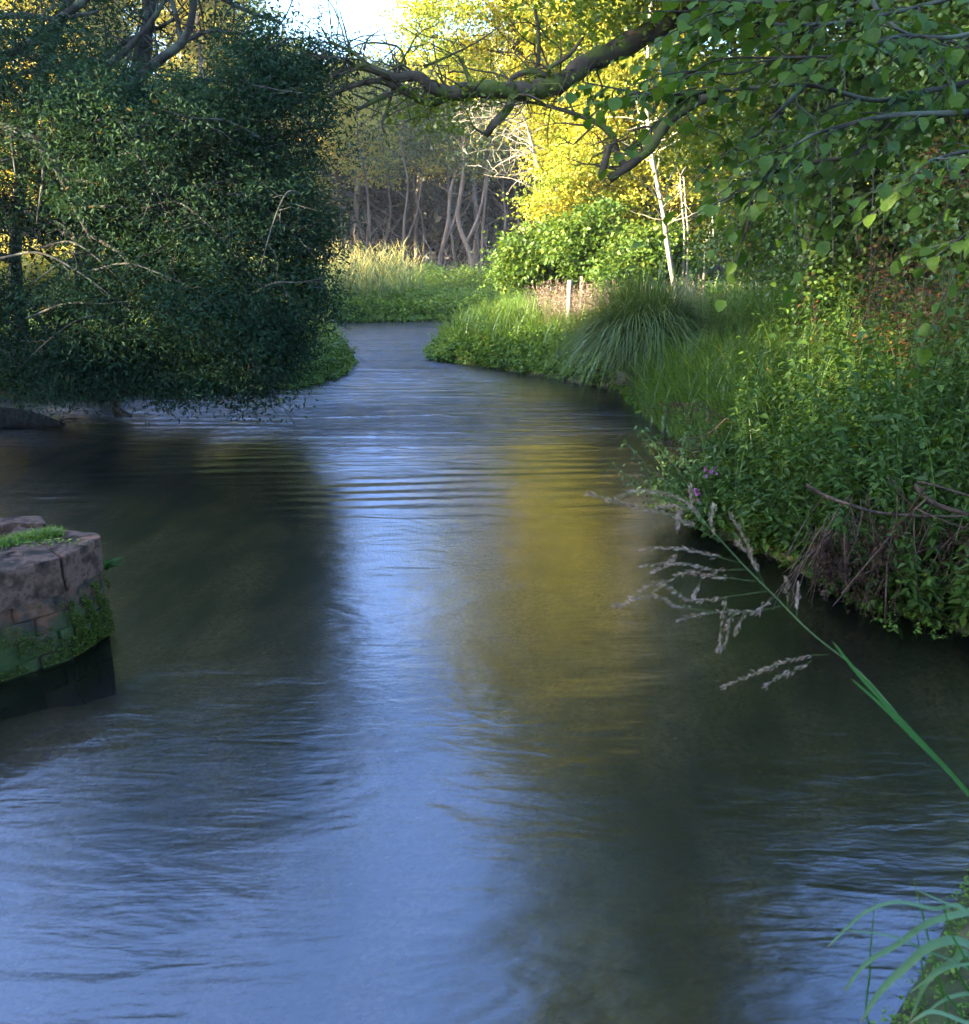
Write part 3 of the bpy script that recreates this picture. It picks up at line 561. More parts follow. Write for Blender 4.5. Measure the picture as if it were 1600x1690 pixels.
for k, (px, Yd, kind, tr, lab) in enumerate(FT):
    c = at(px, 440, Yd); g0 = G(c[0], Yd); hh = rng.uniform(10.4, 12.2)*(Yd/52)
    t = thing('slender_tree', lab, 'tree', g0, 'slender trees of the far wood')
    lean = rng.uniform(-.9, 1.2); b = Buf()
    mids = [g0+(lean*f+rng.normal(0, .16), rng.normal(0, .1), hh*f) for f in (.18, .36, .55, .75, .95)]
    p = spline([g0]+mids, 26); b.add(*tube(p, np.linspace(tr, tr*.3, 26), 7)); mesh('trunk', b, M['farbark'], t, smooth=True)
    b = Buf(); tips = [p[-1]]
    if kind == 'fork':
        q = spline([p[7], p[7]+(.7, 0, 1.6), p[7]+(1.1, .1, 3.8), p[7]+(1.9, .2, 6.5)], 14); b.add(*tube(q, np.linspace(tr*.6, tr*.2, 14), 6)); tips += [q[-1], q[-4]]
    for j in range(15):
        i = rng.integers(8, 26); e = p[i]+np.array((rng.uniform(-1.6, 1.6), rng.normal(0, .7), rng.uniform(.3, 1.7))); b.add(*tube(wob(p[i], e, 6, .1, rng), np.linspace(.03, .008, 6), 4)); tips.append(e)
    mesh('branch', b, M['farbark'], t, smooth=True)
    lb = Buf(); tips = [q for q in tips if q[2] > 6.5]
    cc = np.array(tips+[g0+(lean+rng.normal(0, 1.2), rng.normal(0, 1), hh*rng.uniform(.60, 1.0)) for _ in range(20)])
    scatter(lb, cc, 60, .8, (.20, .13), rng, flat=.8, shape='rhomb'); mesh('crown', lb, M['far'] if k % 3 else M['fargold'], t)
# taller sun-catching trees behind the slender ones
def copytree(T0, x, y, rz, sc, lab, grp):
    c = T0.copy(); COL.objects.link(c); g = G(x, y); c.location = tuple(g); c.rotation_euler = (0, 0, rz); c.scale = sc; c['label'] = lab
    for ch in T0.children: d = ch.copy(); COL.objects.link(d); d.parent = c
    return c
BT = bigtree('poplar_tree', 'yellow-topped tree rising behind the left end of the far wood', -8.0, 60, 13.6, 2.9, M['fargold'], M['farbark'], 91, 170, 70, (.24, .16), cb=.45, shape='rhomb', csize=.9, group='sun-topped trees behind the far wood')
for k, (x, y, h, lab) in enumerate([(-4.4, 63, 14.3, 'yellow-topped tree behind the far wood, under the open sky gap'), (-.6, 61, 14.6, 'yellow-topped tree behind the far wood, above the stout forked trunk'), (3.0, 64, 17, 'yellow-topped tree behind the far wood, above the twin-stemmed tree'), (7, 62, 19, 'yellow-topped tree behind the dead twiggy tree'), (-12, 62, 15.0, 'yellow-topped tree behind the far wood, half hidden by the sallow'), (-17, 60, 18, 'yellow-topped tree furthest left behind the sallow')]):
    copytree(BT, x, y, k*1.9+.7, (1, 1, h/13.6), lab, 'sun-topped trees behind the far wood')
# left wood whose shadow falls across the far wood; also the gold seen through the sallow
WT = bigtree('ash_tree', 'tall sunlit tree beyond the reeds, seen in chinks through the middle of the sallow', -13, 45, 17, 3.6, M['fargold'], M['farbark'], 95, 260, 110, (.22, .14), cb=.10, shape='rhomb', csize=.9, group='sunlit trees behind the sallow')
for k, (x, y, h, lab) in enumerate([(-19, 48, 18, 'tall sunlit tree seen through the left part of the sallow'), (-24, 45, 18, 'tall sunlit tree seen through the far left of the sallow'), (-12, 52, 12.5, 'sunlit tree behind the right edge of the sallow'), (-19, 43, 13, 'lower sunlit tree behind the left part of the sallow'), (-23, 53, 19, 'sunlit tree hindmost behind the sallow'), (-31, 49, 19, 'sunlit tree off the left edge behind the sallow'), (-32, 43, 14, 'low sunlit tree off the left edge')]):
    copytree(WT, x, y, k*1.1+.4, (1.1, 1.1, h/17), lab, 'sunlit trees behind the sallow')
# dense dark mass of the wood behind
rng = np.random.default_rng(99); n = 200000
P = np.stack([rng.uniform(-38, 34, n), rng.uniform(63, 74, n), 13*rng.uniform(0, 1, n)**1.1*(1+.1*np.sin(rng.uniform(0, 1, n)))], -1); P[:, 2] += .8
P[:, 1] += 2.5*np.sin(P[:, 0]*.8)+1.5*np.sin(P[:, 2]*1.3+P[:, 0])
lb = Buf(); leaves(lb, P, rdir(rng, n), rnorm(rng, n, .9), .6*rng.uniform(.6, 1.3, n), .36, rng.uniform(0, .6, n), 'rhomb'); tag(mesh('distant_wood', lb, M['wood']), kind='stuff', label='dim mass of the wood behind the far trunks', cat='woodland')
# shaded scrub and bare brush at the foot of the far wood
rng = np.random.default_rng(101)
for k, (px, Yd, r, h, lab) in enumerate([(575, 46, 1.6, 2.6, 'shadowy shrub at the left foot of the far wood'), (640, 49, 1.7, 2.2, 'shadowy low shrub behind the reeds'), (700, 44, 1.3, 1.7, 'grey-green willowherb bush left of the stout forked trunk'), (750, 43, 1.3, 1.6, 'grey-green bush in front of the twin-stemmed tree'), (800, 42.5, 1.2, 1.5, 'grey-green bush at the right end of the far bank'), (870, 45, 1.9, 3.2, 'shadowy shrub behind the golden tree')]):
    c = at(px, 440, Yd); g0 = G(c[0], Yd); top = g0+np.array((0, 0, h*.6))
    tree('far_shrub', lab, 'bush', g0, [g0, g0+(0, 0, .4), g0+(.1, 0, h*.4), top], .05, [(top, (r, r*.7, h*.45), 1), (top+(r*.5, 0, -h*.2), (r*.7, r*.6, h*.3), 1), (top-(r*.5, 0, h*.2), (r*.7, r*.6, h*.3), 1)], 90, 55, (.16, .07), M['green'] if k in (2, 3, 4) else M['far'], M['farbark'], 110+k, csize=.4, limb_r=.02, shape='rhomb', group='shrubs at the foot of the far wood')
b = Buf()
for k in range(260):
    x = rng.uniform(-9.5, 6); y = rng.uniform(45, 56); g0 = G(x, y); e = g0+np.array((rng.normal(0, 1.3), rng.normal(0, .6), rng.uniform(1, 4.2))); b.add(*tube(wob(g0, e, 6, .12, rng), np.linspace(.035, .008, 6), 4))
tag(mesh('bare_brush', b, M['farbark']), kind='stuff', label='tangle of bare leaning brushwood between the far trunks', cat='brushwood')

# ------------------------------------------------------------------ right bank masses: ivy-clad trees
def ivytree(lab, x, y, pts, blobs, ncl, seed, lm='ivy', leaf=(.085, .07), per=90, cs=.34):
    g0 = G(x, y); return tree('ivy_clad_tree', lab, 'tree', g0, [g0]+pts, .2, blobs, ncl, per, leaf, M[lm], M['bark'], seed, csize=cs, flat=.9, twigs=.45, limb_r=.05, group='ivy-clad trees of the right bank')
ivytree('dark ivy-smothered tree behind the grass bed, nearest the birch stem', 7.2, 18.5, [at(1290, 300, 18), at(1290, 150, 18), at(1290, 0, 18)],
        [B(1240, 400, 18.5, 1.1, 1.0, .8), B(1290, 320, 18, 1.2, 1, .9), B(1330, 220, 18, 1.4, 1.2, 1.1), B(1260, 210, 18.5, .9, 1, .9, .8), B(1330, 440, 17.5, 1.0, .9, .7), B(1300, 60, 18, 1.6, 1.4, 1.4), B(1340, -100, 18, 1.8, 1.6, 1.5)], 300, 121, 'ivy')
ivytree('dark ivy-smothered tree in the middle of the right bank, hung with bare vines', 7.0, 13.5, [at(1460, 300, 13.2), at(1460, 100, 13.2), at(1460, -120, 13.2)],
        [B(1420, 400, 13.5, .9, .8, .6), B(1400, 310, 13.2, .9, .8, .7), B(1480, 240, 13.2, 1.1, 1, .8), B(1420, 150, 13.5, 1.1, 1, .8), B(1500, 360, 13, .8, .8, .6), B(1500, 80, 13.2, 1.2, 1.1, .9), B(1380, 460, 13.8, .7, .7, .4), B(1460, -100, 13.2, 1.6, 1.4, 1.2)], 330, 122)
ivytree('dark ivy-smothered tree at the right edge above the nettles', 6.9, 10.8, [at(1640, 250, 10.8), at(1640, 50, 10.8), at(1640, -100, 10.8)],
        [B(1600, 330, 10.8, .8, .8, .6), B(1560, 250, 11, .7, .7, .6), B(1640, 150, 10.8, 1.0, .9, .8), B(1570, 110, 11, .7, .7, .6), B(1680, 350, 10.5, .9, .8, .9), B(1620, 20, 11, 1, 1, .7), B(1700, -60, 11, 1.4, 1.3, 1.2)], 230, 123)
# hanging vines
rng = np.random.default_rng(131)
for k, (x, y0, y1, Yd) in enumerate([(1375, 150, 440, 12.3), (1462, 230, 400, 11.9), (1440, 250, 460, 12.0), (1350, 130, 330, 12.6), (1392, 60, 200, 12.4), (1405, 290, 420, 12.1)]):
    p = wob(at(x, y0, Yd), at(x+rng.normal(0, 8), y1, Yd), 18, .012, rng); b = Buf(); b.add(*tube(p, .007, 5))
    tag(mesh('hanging_vine', b, M['lichen'], origin=p[0]), ['long bare vine hanging straight down, leftmost but one before the ivy', 'short bare vine hanging in front of the ivy, furthest right', 'bare vine hanging low beside the rightmost vine', 'bare vine furthest left on the ivy', 'short bare vine highest up under the hazel leaves', 'short thin bare vine between the long one and the low one'][k], 'vine', 'bare vines hanging in front of the ivy')

# dead bracken, orange-brown, at the right edge
rng = np.random.default_rng(141)
for k, (px, py, Yd, n, lab) in enumerate([(1560, 425, 9.0, 24, 'large clump of orange-brown dead bracken at the right edge above the nettles'), (1440, 425, 10.2, 10, 'smaller patch of russet dead bracken left of the large one'), (1590, 235, 9.3, 8, 'sprig of golden dead bracken caught high at the right edge')]):
    c = at(px, py, Yd); gg = G(c[0], Yd); gg = gg if k < 2 else c-(0, 0, .3); t = thing('dead_bracken', lab, 'bracken', gg, 'dead bracken of the right bank'); b = Buf(); lb = Buf()
    for j in range(n):
        e = c+rng.normal(0, 1, 3)*(.33, .2, .28); p = wob(gg+rng.normal(0, .15, 3)*(1, 1, 0), e, 9, .08, rng); b.add(*tube(p, np.linspace(.007, .002, 9), 4))
        for i in range(3, 9):
            for sgn in (-1, 1):
                m = 5; d = unit(rng.normal(0, .3, 3)+(sgn, 0, -.5)); q = p[i]+np.linspace(.02, .16, m)[:, None]*d
                leaves(lb, q, np.tile(d, (m, 1))+rng.normal(0, .6, (m, 3)), rnorm(rng, m, .8), .05, .018, rng.uniform(0, 1, m))
    mesh('stem', b, M['twig'], t); mesh('foliage', lb, M['bracken'], t)

# ------------------------------------------------------------------ foreground hazel: big drooping leaves
def hazel_leaves(b, P, D, N, L, tone, rng):
    n = len(P); tone = tone*.84; D = unit(D); Sd = unit(np.cross(D, N)); Nn = np.cross(Sd, D)
    us = np.array([0, .10, .26, .42, .58, .72, .84, .93, 1.0]); ws = np.array([.05, .25, .38, .42, .41, .34, .22, .09, .0]); m = len(us)
    cor = np.array([0, .02, -.02, .022, -.022, .022, -.02, .012, 0])
    V = np.zeros((n, m, 3, 3)); L3 = L[:, None]; cup = rng.uniform(-.15, .55, n)[:, None]; dr = rng.uniform(.1, .8, n)[:, None]
    asym = rng.uniform(.9, 1.1, n)[:, None]
    for i, (u, wv) in enumerate(zip(us, ws)):
        mid = P+D*L3*(u-.12*dr*u*u)-Nn*L3*dr*u*u*.6
        for s, sg in ((0, -1), (1, 0), (2, 1)):
            back = .07 if sg else 0
            V[:, i, s] = mid+Sd*(L3*wv*sg*(asym if sg > 0 else 1))+Nn*(L3*(abs(sg)*wv*cup+(cor[i] if sg else 0)))+D*L3*back*(.5-u)*0.3
    F = []
    for i in range(m-1):
        a = i*3; F += [(a, a+1, a+4, a+3), (a+1, a+2, a+5, a+4)]
    F = (np.arange(n)[:, None, None]*(m*3)+np.array(F)[None]).reshape(-1, 4)
    row = np.tile(np.repeat(np.array([0, .10]*((m)//2))[:m-1], 2), n); b.add(V.reshape(-1, 3), F, np.clip(np.repeat(tone, (m-1)*2)+row, 0, 1))
rng = np.random.default_rng(151)
hb = np.array((4.3, 4.2, 0.0)); hb[2] = float(gz(4.3, 4.2))
t = thing('hazel_tree', 'near hazel whose broad crinkled leaves hang in across the upper right of the picture', 'tree', hb)
b = Buf(); hp = spline([hb, hb+(-.1, .1, 1.2), hb+(-.05, .2, 2.6), hb+(.1, .3, 4.5)], 16); b.add(*tube(hp, np.linspace(.09, .04, 16), 8)); mesh('trunk', b, M['bark'], t, smooth=True)
br = Buf(); lP = []; lD = []; lN = []; lL = []
HB = [[(1750, 90, 4.6), (1600, 135, 4.6), (1500, 155, 4.5), (1440, 165, 4.5), (1330, 140, 4.4), (1190, 150, 4.4), (1080, 155, 4.5), (960, 135, 4.7)],
      [(1760, 170, 4.3), (1600, 185, 4.2), (1480, 190, 4.1), (1400, 205, 4.0), (1320, 235, 3.9), (1240, 320, 3.9)],
      [(1700, -40, 4.8), (1520, 10, 4.7), (1400, 35, 4.6), (1290, 40, 4.6), (1190, 35, 4.6), (1120, 75, 4.7)],
      [(1700, 20, 4.4), (1580, 60, 4.3), (1480, 60, 4.2), (1400, 90, 4.1), (1300, 95, 4.1), (1180, 100, 4.2), (1110, 150, 4.3)],
      [(1400, -120, 5.0), (1440, 0, 4.9), (1480, 45, 4.8), (1520, 60, 4.7), (1600, 75, 4.6)],
      [(1700, 260, 4.0), (1600, 250, 3.9), (1530, 270, 3.8), (1480, 310, 3.8)],
      [(1560, -60, 3.9), (1450, -20, 3.9), (1330, 0, 4.0), (1220, 5, 4.1), (1150, 20, 4.2)],
      [(1480, 190, 4.1), (1420, 250, 4.2), (1330, 270, 4.3), (1260, 290, 4.4), (1200, 300, 4.4)],
      [(1700, 380, 3.8), (1620, 370, 3.7), (1580, 400, 3.7)],
      [(1330, 140, 4.4), (1280, 190, 4.3), (1230, 240, 4.3), (1180, 260, 4.3)],
      [(1650, -260, 4.6), (1450, -240, 4.6), (1250, -200, 4.6), (1080, -150, 4.8)], [(1650, -480, 4.4), (1400, -440, 4.4), (1200, -380, 4.4), (1050, -300, 4.6)], [(1700, -120, 4.0), (1560, -130, 4.0), (1400, -100, 4.1), (1240, -80, 4.2)],
      [(1240, 320, 4.2), (1235, 370, 4.2), (1225, 400, 4.2)]]
def twig_leaves(p, n, L0=.062):
    d = unit(np.gradient(p, axis=0)); idx = np.linspace(1, len(p)-1, n)
    for q, i in enumerate(idx):
        i = int(i); sgn = 1 if q % 2 else -1
        side = unit(np.cross(d[i], (0, 0, 1))+rng.normal(0, .25, 3))*sgn
        D = unit(d[i]*.8+side*.9+(0, 0, rng.uniform(-.75, -.05))); lP.append(p[i]+D*.012); lD.append(D); lN.append(unit(np.array((0, 0, 1.0))+rng.normal(0, .38, 3))); lL.append(L0*rng.uniform(.6, 1.25))
for k, h in enumerate(HB):
    p = spline([at(*q) for q in h], 60)
    r0 = .016 if k in (0, 1, 4) else .011
    br.add(*tube(p, np.linspace(r0, .003, 60), 6))
    if p[0][0] > 2.6 and k not in (4,): br.add(*tube(wob(hp[9], p[0], 8, .04, rng), np.linspace(.03, r0, 8), 6))
    Ln = np.sum(np.linalg.norm(np.diff(p, axis=0), axis=1)); ns_ = int(Ln*18)
    for j in range(ns_):
        i = int(rng.uniform(6, 58)); d = p[min(i+1, 59)]-p[i-1]; d = unit(d)
        e = p[i]+unit(d*.8+rng.normal(0, .6, 3)*(1, 1, .45)+(0, 0, -.15))*rng.uniform(.15, .5); q = wob(p[i], e, 7, .07, rng, .12)
        br.add(*tube(q, np.linspace(.004, .0016, 7), 4)); twig_leaves(q, rng.integers(4, 8))
    twig_leaves(p[30:], int(Ln*5))
mesh('branch', br, M['bark'], t, smooth=True)
lb = Buf(); n = len(lP); hazel_leaves(lb, np.array(lP), np.array(lD), np.array(lN), np.array(lL), np.clip(rng.beta(2, 2, n), 0, 1), rng); mesh('foliage', lb, M['hazel'], t)

# ------------------------------------------------------------------ bank plants
def sample(poly, n, rng, smin=None, smax=None):
    poly = np.array(poly, float); lo = poly.min(0); hi = poly.max(0); out = []
    while sum(map(len, out)) < n:
        q = rng.uniform(lo, hi, (n*2, 2)); q = q[inside(q[:, 0], q[:, 1], poly)]
        s = bankdist(q[:, 0], q[:, 1])
        if smin is not None: q = q[s > smin]; s = s[s > smin]
        if smax is not None: q = q[s < smax]
        out.append(q)
    q = np.concatenate(out)[:n]; return q[:, 0], q[:, 1]

def herbs(name, lab, cat, poly, n, hfun, leafL, ratio, lm, seed, nodes_=9, per=2, smin=-.05, lean=.25, stems=True, kind='stuff', droop=-.35, tone_sp=1, smax=None, llen=1):
    """upright leafy stems: leaves in pairs up each stem"""
    rng = np.random.default_rng(seed); x, y = sample(poly, n, rng, smin, smax); z = np.maximum(gz(x, y), -.05); s = bankdist(x, y)
    h = hfun(x, y, s)*rng.uniform(.6, 1.25, n)*(1+.22*np.sin(x*4.1+y*1.3)*np.sin(y*3.7-x))
    az = rng.uniform(0, 2*pi, n); e = 1e-2
    # stems near the water lean out over it
    gx = -(bankdist(x+e, y)-s)/e; gy = -(bankdist(x, y+e)-s)/e; out = np.exp(-np.maximum(s, 0)/.5)*.55
    tx = np.cos(az)*lean+gx*out; ty = np.sin(az)*lean+gy*out
    sb = Buf(); lb = Buf(); P0 = np.stack([x, y, z], -1)
    top = P0+np.stack([tx*h, ty*h, h*(1-.35*out)], -1)
    if stems:
        a = np.stack([P0, P0*.5+top*.5-np.stack([tx*h*.15, ty*h*.15, -.05*h], -1), top], 1)
        sd = np.stack([-np.sin(az), np.cos(az), 0*az], -1)[:, None]*.003; V = np.concatenate([a-sd, a+sd], 1).reshape(-1, 3)
        F = (np.arange(n)[:, None, None]*6+np.array([(0, 3, 4, 1), (1, 4, 5, 2)])[None]).reshape(-1, 4); sb.add(V, F, .5)
    f = np.linspace(.22, 1, nodes_); pt = rng.uniform(0, 1, n)
    for i, ff in enumerate(f):
        Pn = P0*(1-ff)+top*ff-np.stack([tx*h, ty*h, -.1*h], -1)*(ff*(1-ff)*.6)[..., None] if False else P0*(1-ff)+top*ff
        for k in range(per):
            a = az+i*1.57+k*2*pi/per+rng.normal(0, .3, n); D = np.stack([np.cos(a), np.sin(a), droop+rng.normal(0, .25, n)+.3*(ff > .93)], -1)
            L = leafL*rng.uniform(.6, 1.2, n)*(1-.45*(ff**3))*llen; Pq = Pn+rng.normal(0, .012, (n, 3)); keep = Pq[:, 2] > .015
            leaves(lb, Pq[keep], D[keep], rnorm(rng, keep.sum(), .3), L[keep], L[keep]*ratio, np.clip(pt*.4+rng.uniform(0, 1, n)*.5*tone_sp+.12*(ff > .8), 0, 1)[keep])
    if kind == 'stuff':
        if stems: lb.add(sb.V[0], sb.F[0], .3)
        return tag(mesh(name, lb, lm), lab, cat, kind='stuff')
    t = thing(name, lab, cat, (x.mean(), y.mean(), float(gz(x.mean(), y.mean())))); mesh('stem', sb, M['stem'], t); mesh('foliage', lb, lm, t); return t

near_poly = [(2.6, 4.9), (1.3, 7.3), (1.3, 8.2), (2.3, 9.5), (3.3, 9.9), (4.8, 10.6), (7.5, 10.8), (7.5, 5.5), (4.2, 4.6)]
herbs('nettle_bed', 'thick bed of toothed nettles and brambles tumbling off the right bank to the water', 'nettles', near_poly, 2300,
      lambda x, y, s: .55+.50*(1-np.exp(-np.maximum(s, 0)/.8))+.12*np.sin(x*3)*np.sin(y*2.3), .095, .42, M['nettle'], 161, nodes_=10, per=3, smin=-.02, lean=.28)
herbs('bramble_trails', 'low bramble and ivy leaves hanging along the foot of the right bank', 'brambles', [(3.3, 4.6), (2.4, 5.1), (1.9, 6.4), (1.1, 7.4), (1.6, 9.6), (2.3, 10.2), (2.2, 8.5), (3.0, 6.6), (3.8, 5.2)], 900,
      lambda x, y, s: .22+.0*x, .085, .62, M['nettle'], 162, nodes_=6, per=2, smin=-.02, smax=.5, lean=.5)
herbs('broad_leaved_weeds', 'broad bluish-green leaves of butterbur and dock at the back of the nettles', 'weeds', [(3.2, 8), (3.5, 11.3), (7.6, 11.8), (7.6, 6.5), (5, 6.5)], 240,
      lambda x, y, s: .75+.35*np.clip(s/2, 0, 1), .19, .62, M['ivy'], 163, nodes_=6, per=2, lean=.25)
herbs('undergrowth', 'tangled undergrowth below the ivy-clad trees', 'undergrowth', [(3.6, 10.8), (4.6, 14.5), (4.6, 20), (14, 24), (14, 10)], 1700,
      lambda x, y, s: 1.2+.7*np.clip((x-4.5)/3, 0, 1), .12, .5, M['green'], 164, nodes_=9, per=2, lean=.3)
herbs('bramble_tangle', 'arching bramble shoots with larger leaves rising through the nettles', 'brambles', near_poly, 330,
      lambda x, y, s: .75+.55*(1-np.exp(-np.maximum(s, 0)/.8)), .12, .66, M['nettle'], 165, nodes_=9, per=2, smin=.6, lean=.45)
# balsam with pink flowers, near the water's edge
rng = np.random.default_rng(171)
g0 = np.array((2.05, 7.65, .05)); t = thing('balsam_plant', 'dark slender balsam with a few pink flowers at the water edge by the nettles', 'plant', g0); b = Buf(); lb = Buf(); fb = Buf()
for k in range(26):
    base = g0+rng.normal(0, .16, 3)*(1, 1.2, 0); e = base+np.array((rng.uniform(-.75, -.05), rng.normal(0, .25), rng.uniform(.25, .8))); p = wob(base, e, 9, .06, rng); b.add(*tube(p, np.linspace(.006, .002, 9), 4))
    for i in range(2, 9):
        m = 5; D = rdir(rng, m, -20, 25); leaves(lb, p[i]+rng.normal(0, .03, (m, 3)), D, rnorm(rng, m), .06, .022, rng.uniform(0, .8, m))
for c in [at(1166, 776, 7.45), at(1178, 778, 7.45), at(1151, 815, 7.4)]:
    m = 9; leaves(fb, c+rng.normal(0, .016, (m, 3)), rdir(rng, m, 10, 40), rnorm(rng, m, .8), .038, .03, rng.uniform(0, 1, m))
mesh('stem', b, M['stem'], t); mesh('foliage', lb, M['ivy'], t); mesh('flower', fb, M['pink'], t)
# trailing sprig with a few leaves further out
t = thing('bittersweet_spray', 'thin spray of heart-shaped leaves trailing over the water beyond the balsam', 'plant', at(1130, 870, 7.6)); b = Buf(); lb = Buf()
for pts in ([(1170, 880), (1120, 850), (1095, 815), (1090, 760)], [(1160, 870), (1105, 840), (1085, 835), (1072, 830)], [(1120, 800), (1100, 790), (1085, 800), (1075, 808)], [(1150, 860), (1110, 815), (1128, 775), (1133, 745)]):
    p = spline([at(x, y, 7.6+rng.uniform(-.1, .1)) for x, y in pts], 12); b.add(*tube(p, .0025, 4))
    m = 14; leaves(lb, p[rng.integers(1, 12, m)]+rng.normal(0, .015, (m, 3)), rdir(rng, m, -45, 25), rnorm(rng, m), .06*rng.uniform(.6, 1.2, m), .042, rng.uniform(.2, .8, m))
mesh('stem', b, M['twig'], t); mesh('foliage', lb, M['nettle'], t)
# dock seed heads leaning out
rng = np.random.default_rng(181)
for k, (pts, Yd, lab) in enumerate([([(1215, 700), (1180, 682), (1155, 668), (1120, 668), (1085, 668)], 8.1, 'upper rusty seed head leaning out over the water from the nettles'),
                                    ([(1200, 690), (1165, 718), (1120, 726), (1072, 734)], 7.9, 'lower, longer rusty seed head leaning out over the water'), ([(1190, 735), (1160, 742), (1130, 745), (1105, 742)], 7.95, 'short dark seed head beneath the longer one')]):
    p = spline([at(x, y, Yd) for x, y in pts], 20); t = thing('dock_seed_head', lab, 'seed head', p[0], 'rusty seed heads leaning over the water'); b = Buf(); b.add(*tube(p, np.linspace(.006, .002, 20), 5)); lb = Buf()
    for j in range(46):
        q = p[rng.integers(5, 20)]; e = q+np.array((rng.normal(0, .07), rng.normal(0, .05), rng.uniform(-.17, .03))); b.add(*tube(np.array([q, (q+e)/2+(0, 0, .01), e]), .0012, 3))
        m = 6; leaves(lb, e+rng.normal(0, .012, (m, 3)), rdir(rng, m, 0, 50), rnorm(rng, m, 1), .014, .011, rng.uniform(0, .9, m))
    mesh('stem', b, M['twig'], t); tag(mesh('seed', lb, M['deadleaf'], t), kind='stuff')
# forked black snag
t0 = at(1130, 800, 9.2); b = Buf()
b.add(*tube(spline([at(1150, 790, 9.25), at(1138, 783, 9.2), at(1128, 778, 9.2), at(1118, 768, 9.2)], 9), [.05, .055, .05, .045, .035, .03, .026, .022, .014], 8))
b.add(*tube(spline([at(1142, 786, 9.2), at(1132, 786, 9.2), at(1119, 783, 9.2)], 7), [.04, .045, .04, .03, .025, .02, .01], 7))
b.add(*tube(spline([at(1150, 778, 9.25), at(1138, 790, 9.2), at(1126, 800, 9.2), at(1119, 808, 9.2)], 8), [.05, .05, .045, .04, .035, .03, .024, .015], 7))
tag(mesh('forked_snag', b, M['snag'], origin=t0, smooth=True), 'black forked stump of wood poking out beside the pink flowers', 'driftwood')

# dead brown stems hanging off the bank at lower right
rng = np.random.default_rng(191)
g0 = np.array((3.5, 5.9, .35)); t = thing('dead_stem_heap', 'heap of broken rust-brown stems with withered seed strings hanging into the water at lower right', 'dead stems', g0)
b = Buf()
for pts, r in [([(1330, 800), (1362, 818), (1400, 832), (1450, 846), (1540, 852), (1680, 850)], .013), ([(1362, 818), (1330, 860), (1300, 915)], .005), ([(1680, 900), (1600, 895), (1500, 915), (1400, 960)], .008), ([(1510, 800), (1540, 830), (1600, 850), (1680, 880)], .018),
               ([(1530, 800), (1490, 860), (1440, 920), (1390, 980)], .007), ([(1535, 820), (1500, 850), (1470, 880), (1410, 960), (1375, 1000)], .006), ([(1470, 790), (1500, 830), (1560, 860), (1680, 900)], .008), ([(1465, 930), (1462, 1000), (1461, 1050)], .006), ([(1620, 825), (1540, 800), (1515, 795)], .009)]:
    p = spline([at(x, y, 5.45+rng.uniform(-.15, .15)) for x, y in pts], 18); b.add(*tube(p, np.linspace(r, r*.6, 18), 6))
for k in range(70):
    x = rng.uniform(1330, 1680); y = rng.uniform(815, 880)+25*(x < 1400); x1 = x+rng.normal(-25, 45); y1 = min(y+rng.uniform(60, 190), 1005+(x > 1400)*15); Yd = rng.uniform(5.3, 6.0)
    p = wob(at(x, y, Yd), at(x1, y1, Yd-.05), 9, .06, rng); p[:, 2] = np.maximum(p[:, 2], .0); b.add(*tube(p, np.linspace(.0045, .002, 9), 4))
mesh('stem', b, M['twig'], t, smooth=True)
lb = Buf()
for k in range(75):
    x = rng.uniform(1310, 1690); y = rng.uniform(840, 900)+25*(x < 1400); Yd = rng.uniform(5.35, 6.0); ln_ = rng.uniform(.25, .75) if x > 1400 else rng.uniform(.15, .4); m = 55
    c = at(x, y, Yd); f = rng.uniform(0, 1, m); q = c+np.stack([rng.normal(0, .014, m)+.05*f, rng.normal(0, .014, m), -ln_*f], -1); q = q[q[:, 2] > .02]; m = len(q)
    if m: leaves(lb, q, rdir(rng, m, -60, 30), rnorm(rng, m, 1), .032, .014, rng.uniform(0, .75, m))
mesh('withered_leaves', lb, M['deadleaf'], t)
# bright sprigs under the heap
herbs('water_weed', 'small fresh green sprigs growing out of the water under the dead stems', 'water weed', [(2.35, 5.35), (2.7, 5.9), (3.6, 5.6), (3.6, 4.8), (3.0, 4.9)], 160, lambda x, y, s: .16+0*x, .035, .6, M['cress'], 195, nodes_=6, per=2, smin=-.3, lean=.35)

# grass bed, tussock, cress and tall grasses of the right bank
def grassbed(name, lab, cat, poly, n, h, wd, lm, seed, lean=(.0, .35), curve=(.1, .8), smin=-.1, smax=None, kind='stuff', tone=(0, 1), seg=5, bias=None):
    rng = np.random.default_rng(seed); x, y = sample(poly, n, rng, smin, smax); z = np.maximum(gz(x, y), -.03); b = Buf()
    az = rng.uniform(0, 2*pi, n)
    if bias is not None: az = np.where(rng.uniform(0, 1, n) < .6, bias+rng.normal(0, .7, n), az)
    cl = .5+.5*np.sin(x*2.3+np.sin(y*1.7)*2)*np.sin(y*2.9+1)
    blades(b, np.stack([x, y, z], -1), rng.uniform(h[0], h[1], n)*(.75+.35*cl), wd*rng.uniform(.6, 1.2, n), az, rng.uniform(*lean, n), rng.uniform(*curve, n), np.clip(rng.uniform(tone[0], tone[1], n)*.8+.2*cl, 0, 1), seg)
    return tag(mesh(name, b, lm), lab, cat, kind=kind)
grassbed('bankside_grass', 'loose pale grass blades straying through the nettles', 'grass', near_poly, 1500, (.6, 1.35), .010, M['grass'], 166, smin=.0, curve=(.2, 1.0))
grassbed('sweet_grass', 'bright arching grass growing out of the water between the tussock and the nettles', 'grass', [(2.3, 8.8), (2.4, 10.3), (2.1, 12.5), (2.6, 15.2), (5.5, 15.5), (6.8, 12.5), (5.6, 10.4), (3.4, 8.8)], 9000, (.5, 1.25), .019, M['grass'], 201, curve=(.15, .9), smin=-.15)
